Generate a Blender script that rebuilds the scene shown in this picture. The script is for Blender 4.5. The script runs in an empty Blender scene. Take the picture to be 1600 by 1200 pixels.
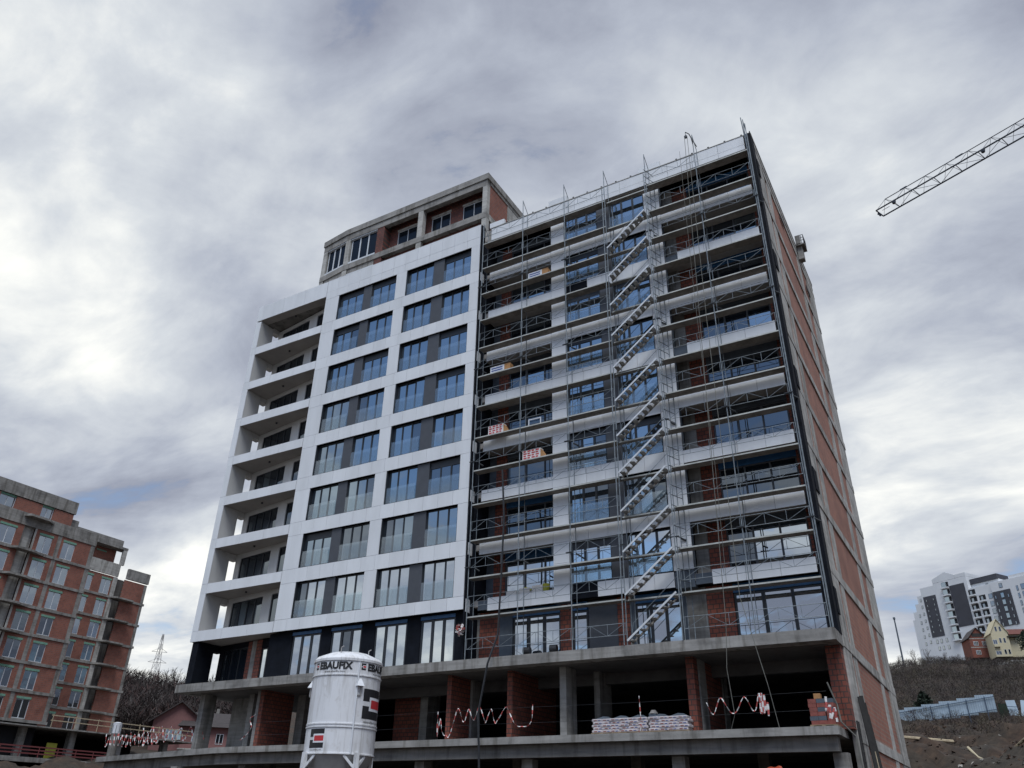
import bpy, math, random
import numpy as np
from math import sin, cos, radians, pi, hypot, atan2, sqrt
from mathutils import Matrix, Vector
random.seed(7)
S = bpy.context.scene

# ------------------------------------------------------------------ camera
CAM = (22.84, -34.35, 1.6)
PITCH, ROLL, YAW = 0.506701325, 0.0200851013, -0.531224216
fw = Vector((sin(YAW)*cos(PITCH), cos(YAW)*cos(PITCH), sin(PITCH)))
r0 = Vector((cos(YAW), -sin(YAW), 0)); u0 = r0.cross(fw)
rt = cos(ROLL)*r0 + sin(ROLL)*u0; up = -sin(ROLL)*r0 + cos(ROLL)*u0
cd = bpy.data.cameras.new('camera'); cam = bpy.data.objects.new('camera', cd)
S.collection.objects.link(cam)
cam.matrix_world = Matrix(((rt.x, up.x, -fw.x, CAM[0]), (rt.y, up.y, -fw.y, CAM[1]), (rt.z, up.z, -fw.z, CAM[2]), (0, 0, 0, 1)))
cd.sensor_fit = 'HORIZONTAL'; cd.sensor_width = 36; cd.lens = 1233.73/1600*36
cd.clip_start = 0.1; cd.clip_end = 5000
S.camera = cam

# ------------------------------------------------------------------ sky, sun, exposure
SUN = Vector((0.28, -0.47, 1.0)).normalized()      # towards the veiled sun, behind and above the camera
W = bpy.data.worlds.new('World'); S.world = W; W.use_nodes = True
nt = W.node_tree; N = nt.nodes; L = nt.links
for n in list(N): N.remove(n)
def nd(tree, t, **k):
    n = tree.nodes.new(t)
    for a, b in k.items(): setattr(n, a, b)
    return n
def math_(tree, op, a, b=None, c=None, clamp=False):
    n = tree.nodes.new('ShaderNodeMath'); n.operation = op; n.use_clamp = clamp
    for i, v in enumerate((a, b, c)):
        if v is None: continue
        if hasattr(v, 'is_output'): tree.links.new(v, n.inputs[i])
        else: n.inputs[i].default_value = v
    return n.outputs[0]
def mixc(tree, f, a, b):
    n = tree.nodes.new('ShaderNodeMix'); n.data_type = 'RGBA'
    for i, v in ((0, f), (6, a), (7, b)):
        if hasattr(v, 'is_output'): tree.links.new(v, n.inputs[i])
        else: n.inputs[i].default_value = v if i == 0 else (*v, 1)
    return n.outputs[2]
def ramp(tree, f, pts):
    n = tree.nodes.new('ShaderNodeValToRGB'); e = n.color_ramp.elements
    while len(e) < len(pts): e.new(0.5)
    for k, (p, c) in enumerate(pts):
        e[k].position = p; e[k].color = (*c, 1) if len(c) == 3 else c
    tree.links.new(f, n.inputs[0]); return n.outputs[0]
sky = nd(nt, 'ShaderNodeTexSky', sky_type='NISHITA', sun_disc=False)
sky.sun_elevation = math.asin(SUN.z); sky.sun_rotation = atan2(SUN.x, SUN.y)
sky.air_density = 1.0; sky.dust_density = 0.6; sky.ozone_density = 2.0
tc = nd(nt, 'ShaderNodeTexCoord'); sx = nd(nt, 'ShaderNodeSeparateXYZ'); L.new(tc.outputs['Generated'], sx.inputs[0])
dx, dy, dz = sx.outputs
zz = math_(nt, 'ADD', math_(nt, 'MAXIMUM', dz, 0.0), 0.16)
cb = nd(nt, 'ShaderNodeCombineXYZ'); L.new(math_(nt, 'DIVIDE', dx, zz), cb.inputs[0]); L.new(math_(nt, 'DIVIDE', dy, zz), cb.inputs[1])
def cnoise(scale, detail, rough, off, dist=0.0, stretch=(1, 1, 1)):
    mp = nd(nt, 'ShaderNodeMapping'); mp.inputs['Location'].default_value = off; mp.inputs['Scale'].default_value = stretch
    mp.inputs['Rotation'].default_value = (0, 0, 0.5)
    L.new(cb.outputs[0], mp.inputs[0]); n = nd(nt, 'ShaderNodeTexNoise'); L.new(mp.outputs[0], n.inputs['Vector'])
    n.inputs['Scale'].default_value = scale; n.inputs['Detail'].default_value = detail
    n.inputs['Roughness'].default_value = rough; n.inputs['Distortion'].default_value = dist
    return n.outputs['Fac']
OFF = (-8.3, 12.1)
n1 = cnoise(1.0, 10, 0.56, (OFF[0], OFF[1], 0), 0.35, (1, 1.2, 1))      # cloud bodies
n2 = cnoise(0.72, 5, 0.5, (OFF[0]+5.2, OFF[1]+0.5, 0), 0.2)              # large light and dark masses
n3 = cnoise(3.2, 9, 0.6, (OFF[0]-2, OFF[1]+4, 0), 0.5, (1, 1.5, 1))     # wisps
west = math_(nt, 'MULTIPLY_ADD', dx, -0.62, math_(nt, 'MULTIPLY', dy, 0.38))   # brighter towards the west
low = math_(nt, 'SUBTRACT', 1.0, math_(nt, 'MULTIPLY', dz, 1.6), None, True)
tone = math_(nt, 'ADD', math_(nt, 'MULTIPLY_ADD', n2, 1.35, -0.675), math_(nt, 'MULTIPLY_ADD', n1, 1.45, -0.725))
tone = math_(nt, 'ADD', tone, math_(nt, 'MULTIPLY_ADD', n3, 0.50, -0.25))
tone = math_(nt, 'ADD', tone, math_(nt, 'MULTIPLY_ADD', west, 0.42, 0.25))
tone = math_(nt, 'ADD', tone, math_(nt, 'MULTIPLY', low, 0.09))
cloud = ramp(nt, tone, [(0.12, (0.215, 0.235, 0.30)), (0.31, (0.345, 0.375, 0.44)), (0.50, (0.51, 0.54, 0.575)), (0.73, (0.83, 0.83, 0.785))])
# breaks in the cover: few ahead, wider ones behind (the blue that stands in the window panes)
back = math_(nt, 'MULTIPLY', math_(nt, 'MAXIMUM', math_(nt, 'MULTIPLY', dy, -1.0), 0.0), 0.46)
cov = math_(nt, 'ADD', math_(nt, 'MULTIPLY', n1, 0.68), math_(nt, 'MULTIPLY', n3, 0.32))
cov = math_(nt, 'SUBTRACT', cov, math_(nt, 'MULTIPLY', back, math_(nt, 'MULTIPLY_ADD', dz, 3.0, -0.72, True)))
cov = math_(nt, 'SUBTRACT', cov, math_(nt, 'MULTIPLY', low, 0.115))
cm = ramp(nt, cov, [(0.30, (0, 0, 0)), (0.38, (1, 1, 1))])
skyc = nd(nt, 'ShaderNodeVectorMath', operation='SCALE'); L.new(sky.outputs[0], skyc.inputs[0]); skyc.inputs['Scale'].default_value = 0.11
col = mixc(nt, cm, skyc.outputs[0], cloud)
bg = nd(nt, 'ShaderNodeBackground'); L.new(col, bg.inputs[0]); bg.inputs[1].default_value = 1.0
wo = nd(nt, 'ShaderNodeOutputWorld'); L.new(bg.outputs[0], wo.inputs[0])

sl = bpy.data.lights.new('sun', 'SUN'); sl.energy = 1.9; sl.angle = radians(32); sl.color = (0.95, 0.98, 1.0)
so = bpy.data.objects.new('sun', sl); S.collection.objects.link(so)
so.rotation_euler = SUN.to_track_quat('Z', 'Y').to_euler()
S.view_settings.view_transform = 'Standard'; S.view_settings.look = 'None'
S.view_settings.exposure = 0.42; S.view_settings.gamma = 1.0; S.view_settings.use_curve_mapping = False

# ------------------------------------------------------------------ materials
def mat(name):
    m = bpy.data.materials.new(name); m.use_nodes = True
    t = m.node_tree; b = t.nodes['Principled BSDF']
    return m, t, b
def tnoise(t, vec, scale, detail=4, rough=0.55, dist=0.0):
    n = nd(t, 'ShaderNodeTexNoise'); L_ = t.links
    if vec is not None: L_.new(vec, n.inputs['Vector'])
    n.inputs['Scale'].default_value = scale; n.inputs['Detail'].default_value = detail
    n.inputs['Roughness'].default_value = rough; n.inputs['Distortion'].default_value = dist
    return n.outputs['Fac']
def pos(t, scale=(1, 1, 1)):
    g = nd(t, 'ShaderNodeNewGeometry'); mp = nd(t, 'ShaderNodeMapping'); mp.inputs['Scale'].default_value = scale
    t.links.new(g.outputs['Position'], mp.inputs[0]); return mp.outputs[0]
def bump(t, b, h, strength=0.3, dist=0.02):
    n = nd(t, 'ShaderNodeBump'); n.inputs['Strength'].default_value = strength; n.inputs['Distance'].default_value = dist
    t.links.new(h, n.inputs['Height']); t.links.new(n.outputs[0], b.inputs['Normal'])
def plain(name, c, rough=0.6, metal=0.0, var=0.12, nscale=3.0, spec=0.5):
    m, t, b = mat(name)
    n = tnoise(t, pos(t), nscale, 5, 0.6)
    a = tuple(x*(1-var) for x in c); d = tuple(min(1, x*(1+var)) for x in c)
    t.links.new(ramp(t, n, [(0.3, a), (0.7, d)]), b.inputs['Base Color'])
    b.inputs['Roughness'].default_value = rough; b.inputs['Metallic'].default_value = metal; b.inputs['Specular IOR Level'].default_value = spec
    return m
def concrete(name, c=(0.30, 0.29, 0.265), dark=0.55, stain=True):
    m, t, b = mat(name)
    a = tnoise(t, pos(t), 0.7, 8, 0.62, 0.4)
    col = ramp(t, a, [(0.28, tuple(x*dark for x in c)), (0.5, c), (0.74, tuple(x*1.3 for x in c))])
    if stain:
        s = tnoise(t, pos(t, (2.2, 2.2, 0.22)), 1.0, 6, 0.6)          # run marks down the faces
        k = ramp(t, s, [(0.36, (0.45, 0.43, 0.4)), (0.5, (1, 1, 1))])
        mx = nd(t, 'ShaderNodeMix', data_type='RGBA', blend_type='MULTIPLY'); mx.inputs[0].default_value = 0.75
        t.links.new(col, mx.inputs[6]); t.links.new(k, mx.inputs[7]); col = mx.outputs[2]
        f = tnoise(t, pos(t, (0.6, 0.6, 7)), 1.0, 2, 0.5)             # board-shuttering lines
        mx = nd(t, 'ShaderNodeMix', data_type='RGBA', blend_type='MULTIPLY'); mx.inputs[0].default_value = 0.4
        t.links.new(col, mx.inputs[6]); t.links.new(ramp(t, f, [(0.4, (0.6, 0.6, 0.6)), (0.6, (1, 1, 1))]), mx.inputs[7]); col = mx.outputs[2]
    t.links.new(col, b.inputs['Base Color']); b.inputs['Roughness'].default_value = 0.9
    bump(t, b, tnoise(t, pos(t), 9, 6), 0.35, 0.02)
    return m
def brick(name, axis, c1=(0.29, 0.088, 0.055), c2=(0.20, 0.06, 0.042), mortar=(0.085, 0.052, 0.043), bw=0.28, bh=0.21, joint=0.024):
    m, t, b = mat(name)
    g = nd(t, 'ShaderNodeNewGeometry'); s = nd(t, 'ShaderNodeSeparateXYZ'); t.links.new(g.outputs['Position'], s.inputs[0])
    c = nd(t, 'ShaderNodeCombineXYZ')
    t.links.new(s.outputs[0 if axis == 'x' else 1], c.inputs[0]); t.links.new(s.outputs[2], c.inputs[1])
    bt = nd(t, 'ShaderNodeTexBrick'); t.links.new(c.outputs[0], bt.inputs['Vector'])
    bt.inputs['Color1'].default_value = (*c1, 1); bt.inputs['Color2'].default_value = (*c2, 1); bt.inputs['Mortar'].default_value = (*mortar, 1)
    bt.inputs['Scale'].default_value = 1.0; bt.inputs['Brick Width'].default_value = bw; bt.inputs['Row Height'].default_value = bh
    bt.inputs['Mortar Size'].default_value = joint; bt.inputs['Mortar Smooth'].default_value = 0.2; bt.inputs['Bias'].default_value = 0.0
    n = tnoise(t, pos(t), 0.6, 7, 0.6)
    mx = nd(t, 'ShaderNodeMix', data_type='RGBA', blend_type='MULTIPLY'); mx.inputs[0].default_value = 0.8
    t.links.new(bt.outputs['Color'], mx.inputs[6])
    t.links.new(ramp(t, n, [(0.3, (0.62, 0.6, 0.6)), (0.55, (1, 1, 1)), (0.75, (1.0, 0.93, 0.86))]), mx.inputs[7])
    t.links.new(mx.outputs[2], b.inputs['Base Color']); b.inputs['Roughness'].default_value = 0.88
    bump(t, b, bt.outputs['Fac'], -0.6, 0.02)
    return m
def glass(name, refl=0.45, tint=(0.80, 0.90, 1.0), base=(0.012, 0.016, 0.022)):
    m = bpy.data.materials.new(name); m.use_nodes = True; t = m.node_tree
    for n in list(t.nodes): t.nodes.remove(n)
    o = nd(t, 'ShaderNodeOutputMaterial'); mx = nd(t, 'ShaderNodeMixShader'); mx.inputs[0].default_value = refl
    d = nd(t, 'ShaderNodeBsdfDiffuse'); d.inputs[0].default_value = (*base, 1)
    gl = nd(t, 'ShaderNodeBsdfGlossy'); gl.inputs['Color'].default_value = (*tint, 1); gl.inputs['Roughness'].default_value = 0.015
    bp = nd(t, 'ShaderNodeBump'); bp.inputs['Strength'].default_value = 0.05; bp.inputs['Distance'].default_value = 0.05
    t.links.new(tnoise(t, pos(t), 0.9, 2), bp.inputs['Height']); t.links.new(bp.outputs[0], gl.inputs['Normal'])
    t.links.new(d.outputs[0], mx.inputs[1]); t.links.new(gl.outputs[0], mx.inputs[2]); t.links.new(mx.outputs[0], o.inputs[0])
    return m
def clear_glass(name):
    m = bpy.data.materials.new(name); m.use_nodes = True; t = m.node_tree
    for n in list(t.nodes): t.nodes.remove(n)
    o = nd(t, 'ShaderNodeOutputMaterial')
    tr = nd(t, 'ShaderNodeBsdfTransparent'); tr.inputs[0].default_value = (0.90, 0.94, 0.95, 1)
    gl = nd(t, 'ShaderNodeBsdfGlossy'); gl.inputs['Roughness'].default_value = 0.03; gl.inputs['Color'].default_value = (0.9, 0.96, 1, 1)
    df = nd(t, 'ShaderNodeBsdfDiffuse'); df.inputs[0].default_value = (0.55, 0.59, 0.61, 1)      # film and dust still on the new glass
    a = nd(t, 'ShaderNodeMixShader'); a.inputs[0].default_value = 0.72
    t.links.new(df.outputs[0], a.inputs[1]); t.links.new(gl.outputs[0], a.inputs[2])
    b = nd(t, 'ShaderNodeMixShader'); b.inputs[0].default_value = 0.15
    t.links.new(tr.outputs[0], b.inputs[1]); t.links.new(a.outputs[0], b.inputs[2]); t.links.new(b.outputs[0], o.inputs[0])
    return m
def panel_mat(name, c):
    m, t, b = mat(name)
    oi = nd(t, 'ShaderNodeObjectInfo')
    v = ramp(t, oi.outputs['Random'], [(0.0, tuple(x*0.95 for x in c)), (1.0, tuple(min(1, x*1.04) for x in c))])
    s = tnoise(t, pos(t, (1.5, 1.5, 0.35)), 0.8, 5, 0.6)
    mx = nd(t, 'ShaderNodeMix', data_type='RGBA', blend_type='MULTIPLY'); mx.inputs[0].default_value = 0.5
    t.links.new(v, mx.inputs[6]); t.links.new(ramp(t, s, [(0.3, (0.80, 0.80, 0.79)), (0.6, (1, 1, 1))]), mx.inputs[7])
    t.links.new(mx.outputs[2], b.inputs['Base Color']); b.inputs['Roughness'].default_value = 0.5
    return m
M = dict(
    panel=panel_mat('white_panel', (0.74, 0.76, 0.78)), plaster=panel_mat('plaster', (0.60, 0.60, 0.59)),
    grey_panel=plain('grey_panel', (0.062, 0.068, 0.08), 0.55, 0, 0.1), frame=plain('anthracite_frame', (0.018, 0.022, 0.028), 0.45, 0, 0.1),
    wrap=plain('black_membrane', (0.008, 0.010, 0.015), 0.8, 0, 0.35, 1.5, 0.12), blue=plain('blue_tape', (0.02, 0.10, 0.24), 0.5, 0, 0.2),
    conc=concrete('concrete', (0.29, 0.28, 0.262), 0.5), conc_d=concrete('concrete_soffit', (0.20, 0.19, 0.175)), conc_l=concrete('concrete_pale', (0.46, 0.45, 0.42), 0.6), shell_shade=concrete('shaded_shell_concrete', (0.11, 0.105, 0.10), 0.6, False),  # last one: concrete with the shade of the shell level in its colour
    soffit=plain('balcony_soffit', (0.33, 0.31, 0.29), 0.9, 0, 0.12, 1.0),
    brick_x=brick('brick_along_x', 'x'), brick_y=brick('brick_along_y', 'y'),
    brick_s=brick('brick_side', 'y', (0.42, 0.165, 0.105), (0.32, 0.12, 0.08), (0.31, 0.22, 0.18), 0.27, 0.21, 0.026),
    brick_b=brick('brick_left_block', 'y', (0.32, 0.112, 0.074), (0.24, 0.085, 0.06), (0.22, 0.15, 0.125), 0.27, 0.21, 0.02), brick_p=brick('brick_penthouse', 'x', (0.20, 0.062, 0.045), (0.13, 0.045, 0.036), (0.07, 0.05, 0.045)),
    glass=glass('window_glass', 0.44, (0.72, 0.87, 0.98)), glass_k=glass('black_glass', 0.035), glass_b=glass('window_glass_dark', 0.18), glass_l=glass('window_glass_film', 0.62, (0.88, 0.95, 1.0), (0.05, 0.06, 0.07)),  # the penthouse glass is near black and hardly mirrors
    glass_m=glass('window_glass_dim', 0.24), glass_far=glass('far_glass', 0.35), balus=clear_glass('balustrade_glass'),
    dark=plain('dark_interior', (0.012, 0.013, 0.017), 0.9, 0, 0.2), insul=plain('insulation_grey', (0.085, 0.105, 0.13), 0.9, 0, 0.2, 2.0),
    steel=plain('galvanised_tube', (0.21, 0.24, 0.26), 0.5, 0.3, 0.3, 5.0), alu=plain('aluminium_stair', (0.66, 0.68, 0.69), 0.45, 0.2, 0.12, 6.0),
    deck=plain('deck_board', (0.23, 0.21, 0.185), 0.85, 0, 0.3, 2.5), tread=plain('stair_tread', (0.36, 0.355, 0.34), 0.7, 0.1, 0.2, 3.0), deck_e=plain('deck_edge', (0.45, 0.46, 0.43), 0.6, 0.2, 0.2, 2.5),
    white_pvc=plain('white_window_profile', (0.62, 0.65, 0.68), 0.5, 0, 0.06), green=plain('green_lintel_foam', (0.18, 0.36, 0.27), 0.8, 0, 0.15),
    red=plain('red_print', (0.50, 0.03, 0.035), 0.5, 0, 0.1), black=plain('black_print', (0.012, 0.012, 0.014), 0.5, 0, 0.1),
    white=plain('white_paint', (0.70, 0.72, 0.75), 0.45, 0, 0.06, 1.2), tape_w=plain('tape_white', (0.72, 0.70, 0.68), 0.6, 0, 0.1), tape_r=plain('tape_red', (0.46, 0.09, 0.08), 0.6, 0, 0.1),
    orange=plain('orange_paint', (0.55, 0.09, 0.03), 0.45, 0, 0.15), carton=plain('carton', (0.42, 0.22, 0.09), 0.85, 0, 0.15), navy=plain('blue_print', (0.05, 0.09, 0.28), 0.6),
    wood=plain('timber', (0.26, 0.19, 0.12), 0.85, 0, 0.3, 4.0), wood_l=plain('pale_timber', (0.45, 0.37, 0.25), 0.85, 0, 0.25, 4.0), wood_d=plain('weathered_timber', (0.032, 0.031, 0.03), 0.9, 0, 0.3, 4.0),
    rope=plain('rope', (0.17, 0.17, 0.15), 0.9), rubber=plain('black_rubber', (0.02, 0.022, 0.026), 0.6), sheet=plain('pale_blue_sheet', (0.36, 0.45, 0.52), 0.55, 0.1, 0.15, 1.0), post=plain('blue_steel', (0.06, 0.09, 0.14), 0.5, 0.2),
    bark=plain('bark', (0.065, 0.052, 0.046), 0.95, 0, 0.3), twig=plain('twigs', (0.052, 0.040, 0.037), 0.95, 0, 0.35, 0.1), ever=plain('evergreen', (0.022, 0.035, 0.022), 0.9, 0, 0.4, 2.0),
    pink=plain('pink_render', (0.23, 0.115, 0.11), 0.9, 0, 0.1), roof_d=plain('dark_roof', (0.05, 0.042, 0.042), 0.85, 0, 0.25), roof_r=plain('red_roof', (0.14, 0.05, 0.04), 0.85, 0, 0.2),
    yellow=plain('cream_render', (0.56, 0.50, 0.34), 0.85, 0, 0.08), far_white=plain('far_white_render', (0.66, 0.68, 0.70), 0.8, 0, 0.06, 0.1), far_dark=plain('far_dark_cladding', (0.045, 0.047, 0.06), 0.6, 0, 0.15, 0.3),
    crane=plain('crane_steel', (0.035, 0.045, 0.065), 0.5, 0.2), grey_cone=plain('grey_paint', (0.36, 0.35, 0.34), 0.6), yplast=plain('yellow_plastic', (0.42, 0.42, 0.05), 0.6), guard=plain('red_guardrail', (0.16, 0.04, 0.04), 0.6),
    sack=plain('paper_sack', (0.48, 0.44, 0.45), 0.8, 0, 0.15, 6.0), block_r=plain('red_block', (0.24, 0.075, 0.06), 0.85, 0, 0.25, 5.0), stone=plain('rubble', (0.33, 0.31, 0.28), 0.9, 0, 0.3), pipe=plain('cream_pipe', (0.50, 0.44, 0.30), 0.6),
    davit=plain('dark_steel', (0.05, 0.055, 0.06), 0.5, 0.4))

def worn(name, c):
    m, t, b = mat(name)
    s1 = tnoise(t, pos(t, (6, 6, 0.5)), 1.0, 6, 0.65); s2 = tnoise(t, pos(t), 2.5, 8, 0.65, 0.4)
    k1 = ramp(t, s1, [(0.34, (0.62, 0.60, 0.57)), (0.52, (1, 1, 1))]); k2 = ramp(t, s2, [(0.30, (0.72, 0.69, 0.65)), (0.46, (1, 1, 1))])
    a = nd(t, 'ShaderNodeMix', data_type='RGBA', blend_type='MULTIPLY'); a.inputs[0].default_value = 0.8; a.inputs[6].default_value = (*c, 1); t.links.new(k1, a.inputs[7])
    d = nd(t, 'ShaderNodeMix', data_type='RGBA', blend_type='MULTIPLY'); d.inputs[0].default_value = 0.7; t.links.new(a.outputs[2], d.inputs[6]); t.links.new(k2, d.inputs[7])
    t.links.new(d.outputs[2], b.inputs['Base Color']); b.inputs['Roughness'].default_value = 0.55
    bump(t, b, tnoise(t, pos(t), 1.6, 3), 0.25, 0.03); return m
M['silo'] = worn('silo_paint', (0.72, 0.73, 0.75))
# ------------------------------------------------------------------ builders
COL = S.collection
class MB:
    def __init__(s): s.v = []; s.f = []; s.m = []
    def add(s, vs, fs, mi=0):
        o = len(s.v); s.v += [tuple(p) for p in vs]; s.f += [tuple(i+o for i in f) for f in fs]; s.m += [mi]*len(fs); return s
    def box(s, x0, x1, y0, y1, z0, z1, mi=0):
        return s.add([(x0,y0,z0),(x1,y0,z0),(x1,y1,z0),(x0,y1,z0),(x0,y0,z1),(x1,y0,z1),(x1,y1,z1),(x0,y1,z1)],
                     [(0,3,2,1),(4,5,6,7),(0,1,5,4),(1,2,6,5),(2,3,7,6),(3,0,4,7)], mi)
    def prism(s, poly, z0, z1, mi=0):
        a = sum(poly[i][0]*poly[(i+1) % len(poly)][1]-poly[(i+1) % len(poly)][0]*poly[i][1] for i in range(len(poly)))
        if a < 0: poly = poly[::-1]
        n = len(poly)
        return s.add([(x, y, z0) for x, y in poly]+[(x, y, z1) for x, y in poly],
                     [tuple(range(n-1, -1, -1)), tuple(range(n, 2*n))]+[(i, (i+1) % n, (i+1) % n+n, i+n) for i in range(n)], mi)
    def bar(s, p, q, r, n=5, mi=0, r2=None):
        p = Vector(p); q = Vector(q); d = (q-p)
        if d.length < 1e-6: return s
        d.normalize(); a = d.orthogonal().normalized(); b = d.cross(a); r2 = r if r2 is None else r2
        vs = [p+(a*cos(2*pi*i/n)+b*sin(2*pi*i/n))*r for i in range(n)]+[q+(a*cos(2*pi*i/n)+b*sin(2*pi*i/n))*r2 for i in range(n)]
        return s.add(vs, [(i, (i+1) % n, (i+1) % n+n, i+n) for i in range(n)]+[tuple(range(n-1, -1, -1)), tuple(range(n, 2*n))], mi)
    def tube(s, pts, r, n=5, mi=0):
        for a, b in zip(pts, pts[1:]): s.bar(a, b, r, n, mi)
        return s
    def beam(s, p, q, w, h, mi=0):        # rectangular section, width w sideways, height h upwards
        p = Vector(p); q = Vector(q); d = (q-p).normalized(); side = d.cross(Vector((0, 0, 1)))
        side = side.normalized() if side.length > 1e-4 else Vector((1, 0, 0)); u = side.cross(d)
        vs = [e+side*(w/2*a)+u*(h/2*b) for e in (p, q) for a, b in ((-1,-1),(1,-1),(1,1),(-1,1))]
        return s.add(vs, [(0,1,2,3),(7,6,5,4),(0,4,5,1),(1,5,6,2),(2,6,7,3),(3,7,4,0)], mi)
    def mesh(s, name, mats):
        me = bpy.data.meshes.new(name); me.from_pydata(s.v, [], s.f)
        for m in (mats if isinstance(mats, (list, tuple)) else [mats]): me.materials.append(m)
        if any(s.m): me.polygons.foreach_set('material_index', s.m)
        me.update(); return me
    def build(s, name, mats, parent=None):
        return put(name, s.mesh(name, mats), parent)
def put(name, me, parent=None, loc=None, rz=0.0):
    o = bpy.data.objects.new(name, me); COL.objects.link(o)
    if parent is not None: o.parent = parent
    if loc is not None: o.location = loc
    if rz: o.rotation_euler = (0, 0, rz)
    return o
def bx(name, m, parent, *a):
    return MB().box(*a).build(name, M[m] if isinstance(m, str) else m, parent)
def tag(o, label=None, cat=None, group=None, kind=None):
    for k, v in (('label', label), ('category', cat), ('group', group), ('kind', kind)):
        if v: o[k] = v
    return o
def thing(name, label, cat, loc=(0, 0, 0), rz=0.0, group=None):
    o = bpy.data.objects.new(name, None); COL.objects.link(o); o.location = loc; o.rotation_euler = (0, 0, rz)
    return tag(o, label, cat, group)
CACHE = {}
def cached(key, fn):
    if key not in CACHE: CACHE[key] = fn()
    return CACHE[key]
def window(parent, x, y, z, w, h, n=3, rz=0.0, gl='glass', fr='frame', bal=0.0, t=0.07, top=0.0, name='window', mull=0.09, gls=None):
    """window standing in the local XZ plane, front towards -Y; panes and balustrade are its sub-parts"""
    def fm():
        b = MB(); d = 0.08
        b.box(0, t, 0, d, 0, h).box(w-t, w, 0, d, 0, h).box(t, w-t, 0, d, 0, t).box(t, w-t, 0, d, h-t-top, h)
        cw = (w-2*t-(n-1)*mull)/n
        for i in range(1, n): b.box(t+i*cw+(i-1)*mull, t+i*cw+i*mull, 0, d-0.012*(i % 2), t, h-t-top)
        return b.mesh('window_frame', M[fr])
    def pm(): 
        cw = (w-2*t-(n-1)*mull)/n
        return MB().box(0, cw, 0, 0.02, 0, h-2*t-top).mesh('pane', M['glass'])
    o = put(name, cached(('f', w, h, n, t, top, fr, mull), fm), parent, (x, y, z), rz)
    cw = (w-2*t-(n-1)*mull)/n
    for i in range(n):
        g = gls[i] if gls else gl
        me = cached(('p', w, h, n, t, top, mull, g), lambda: (lambda q: (q.materials.clear(), q.materials.append(M[g]), q)[2])(pm()))
        put('pane', me, o, (t+i*(cw+mull), 0.035, t)).rotation_euler = (random.gauss(0, 0.005), 0, random.gauss(0, 0.006))
    if bal:
        put('glass_balustrade', cached(('b', w, bal), lambda: MB().box(0.03, w-0.03, 0, 0.02, 0, bal).mesh('glass_balustrade', M['balus'])), o, (0, -0.15, 0.02))
    return o

# ------------------------------------------------------------------ ground and hills
PR = [(0, 0), (36, 0), (48, 2.2), (60, 5.0), (85, 9.0), (120, 13.0), (200, 29.0), (285, 44.6), (400, 56), (1600, 60)]
PL = [(0, 0), (70, 0), (100, 5), (150, 11), (200, 20.5), (262, 32), (400, 36), (1600, 40)]
def hgt(x, y, rough=True):
    r = np.hypot(x-CAM[0], y-CAM[1]); az = np.degrees(np.arctan2(x-CAM[0], y-CAM[1]))
    hr = np.interp(r, *zip(*PR)); hl = np.interp(r, *zip(*PL))
    w = np.clip((az+38)/22, 0, 1); h = hl*(1-w)+hr*w
    h = h*np.clip((118-np.abs(az))/40, 0, 1)
    dxm = np.maximum(np.maximum(-36-x, x-18.4), 0); dym = np.maximum(np.maximum(-4-y, y-19), 0)
    d = np.hypot(dxm, dym); h = h*np.clip(d/7, 0, 1)
    if rough:
        k = np.clip((r-38)/14, 0, 1)*np.clip((150-r)/40, 0, 1)*np.clip(d/7, 0, 1)
        h = h + k*(0.55*np.sin(x*0.55+1.3*np.sin(y*0.31))+0.42*np.sin(y*0.83+x*0.37)+0.22*np.sin(x*1.9+y*1.3)+0.15*np.sin(x*3.1-y*2.3))
        h = h + np.clip((r-180)/60, 0, 1)*(1.3*np.sin(x*0.055+0.8)+0.9*np.sin(y*0.09+x*0.03)+0.6*np.sin(x*0.19))
    return h
azs = np.radians(np.concatenate([np.arange(-180, -70, 6), np.arange(-70, 25, 0.5), np.arange(25, 180, 6)]))
rs = np.concatenate([[0.5, 8, 16, 24], np.arange(30, 150, 1.1), np.geomspace(150, 1600, 46)])
A, R_ = np.meshgrid(azs, rs, indexing='ij')
gx = CAM[0]+R_*np.sin(A); gy = CAM[1]+R_*np.cos(A); gz = hgt(gx, gy); _rg = np.random.default_rng(4); gz = gz+_rg.normal(0, 0.10, gz.shape)*((R_ > 42) & (R_ < 112) & (gz > 0.5))
na, nr = A.shape
idx = np.arange(na*nr).reshape(na, nr); nx = np.roll(idx, -1, axis=0)
faces = np.stack([idx[:, :-1], nx[:, :-1], nx[:, 1:], idx[:, 1:]], -1).reshape(-1, 4)[:, ::-1]
me = bpy.data.meshes.new('ground'); me.from_pydata(np.stack([gx, gy, gz], -1).reshape(-1, 3).tolist(), [], faces.tolist())
m, t, b = mat('soil_and_dry_grass')
a = tnoise(t, pos(t), 0.12, 8, 0.62, 0.5); c = tnoise(t, pos(t), 1.4, 8, 0.65)
soil = ramp(t, c, [(0.3, (0.018, 0.011, 0.008)), (0.55, (0.052, 0.030, 0.018)), (0.75, (0.10, 0.062, 0.040))])
dry = ramp(t, c, [(0.3, (0.020, 0.016, 0.012)), (0.7, (0.052, 0.041, 0.029))])
t.links.new(mixc(t, ramp(t, a, [(0.42, (0, 0, 0)), (0.58, (1, 1, 1))]), soil, dry), b.inputs['Base Color'])
b.inputs['Roughness'].default_value = 0.95; bump(t, b, tnoise(t, pos(t), 3, 8), 0.7, 0.12)
me.materials.append(m); me.update()
for p in me.polygons: p.use_smooth = True
tag(put('ground', me), kind='structure')

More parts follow.
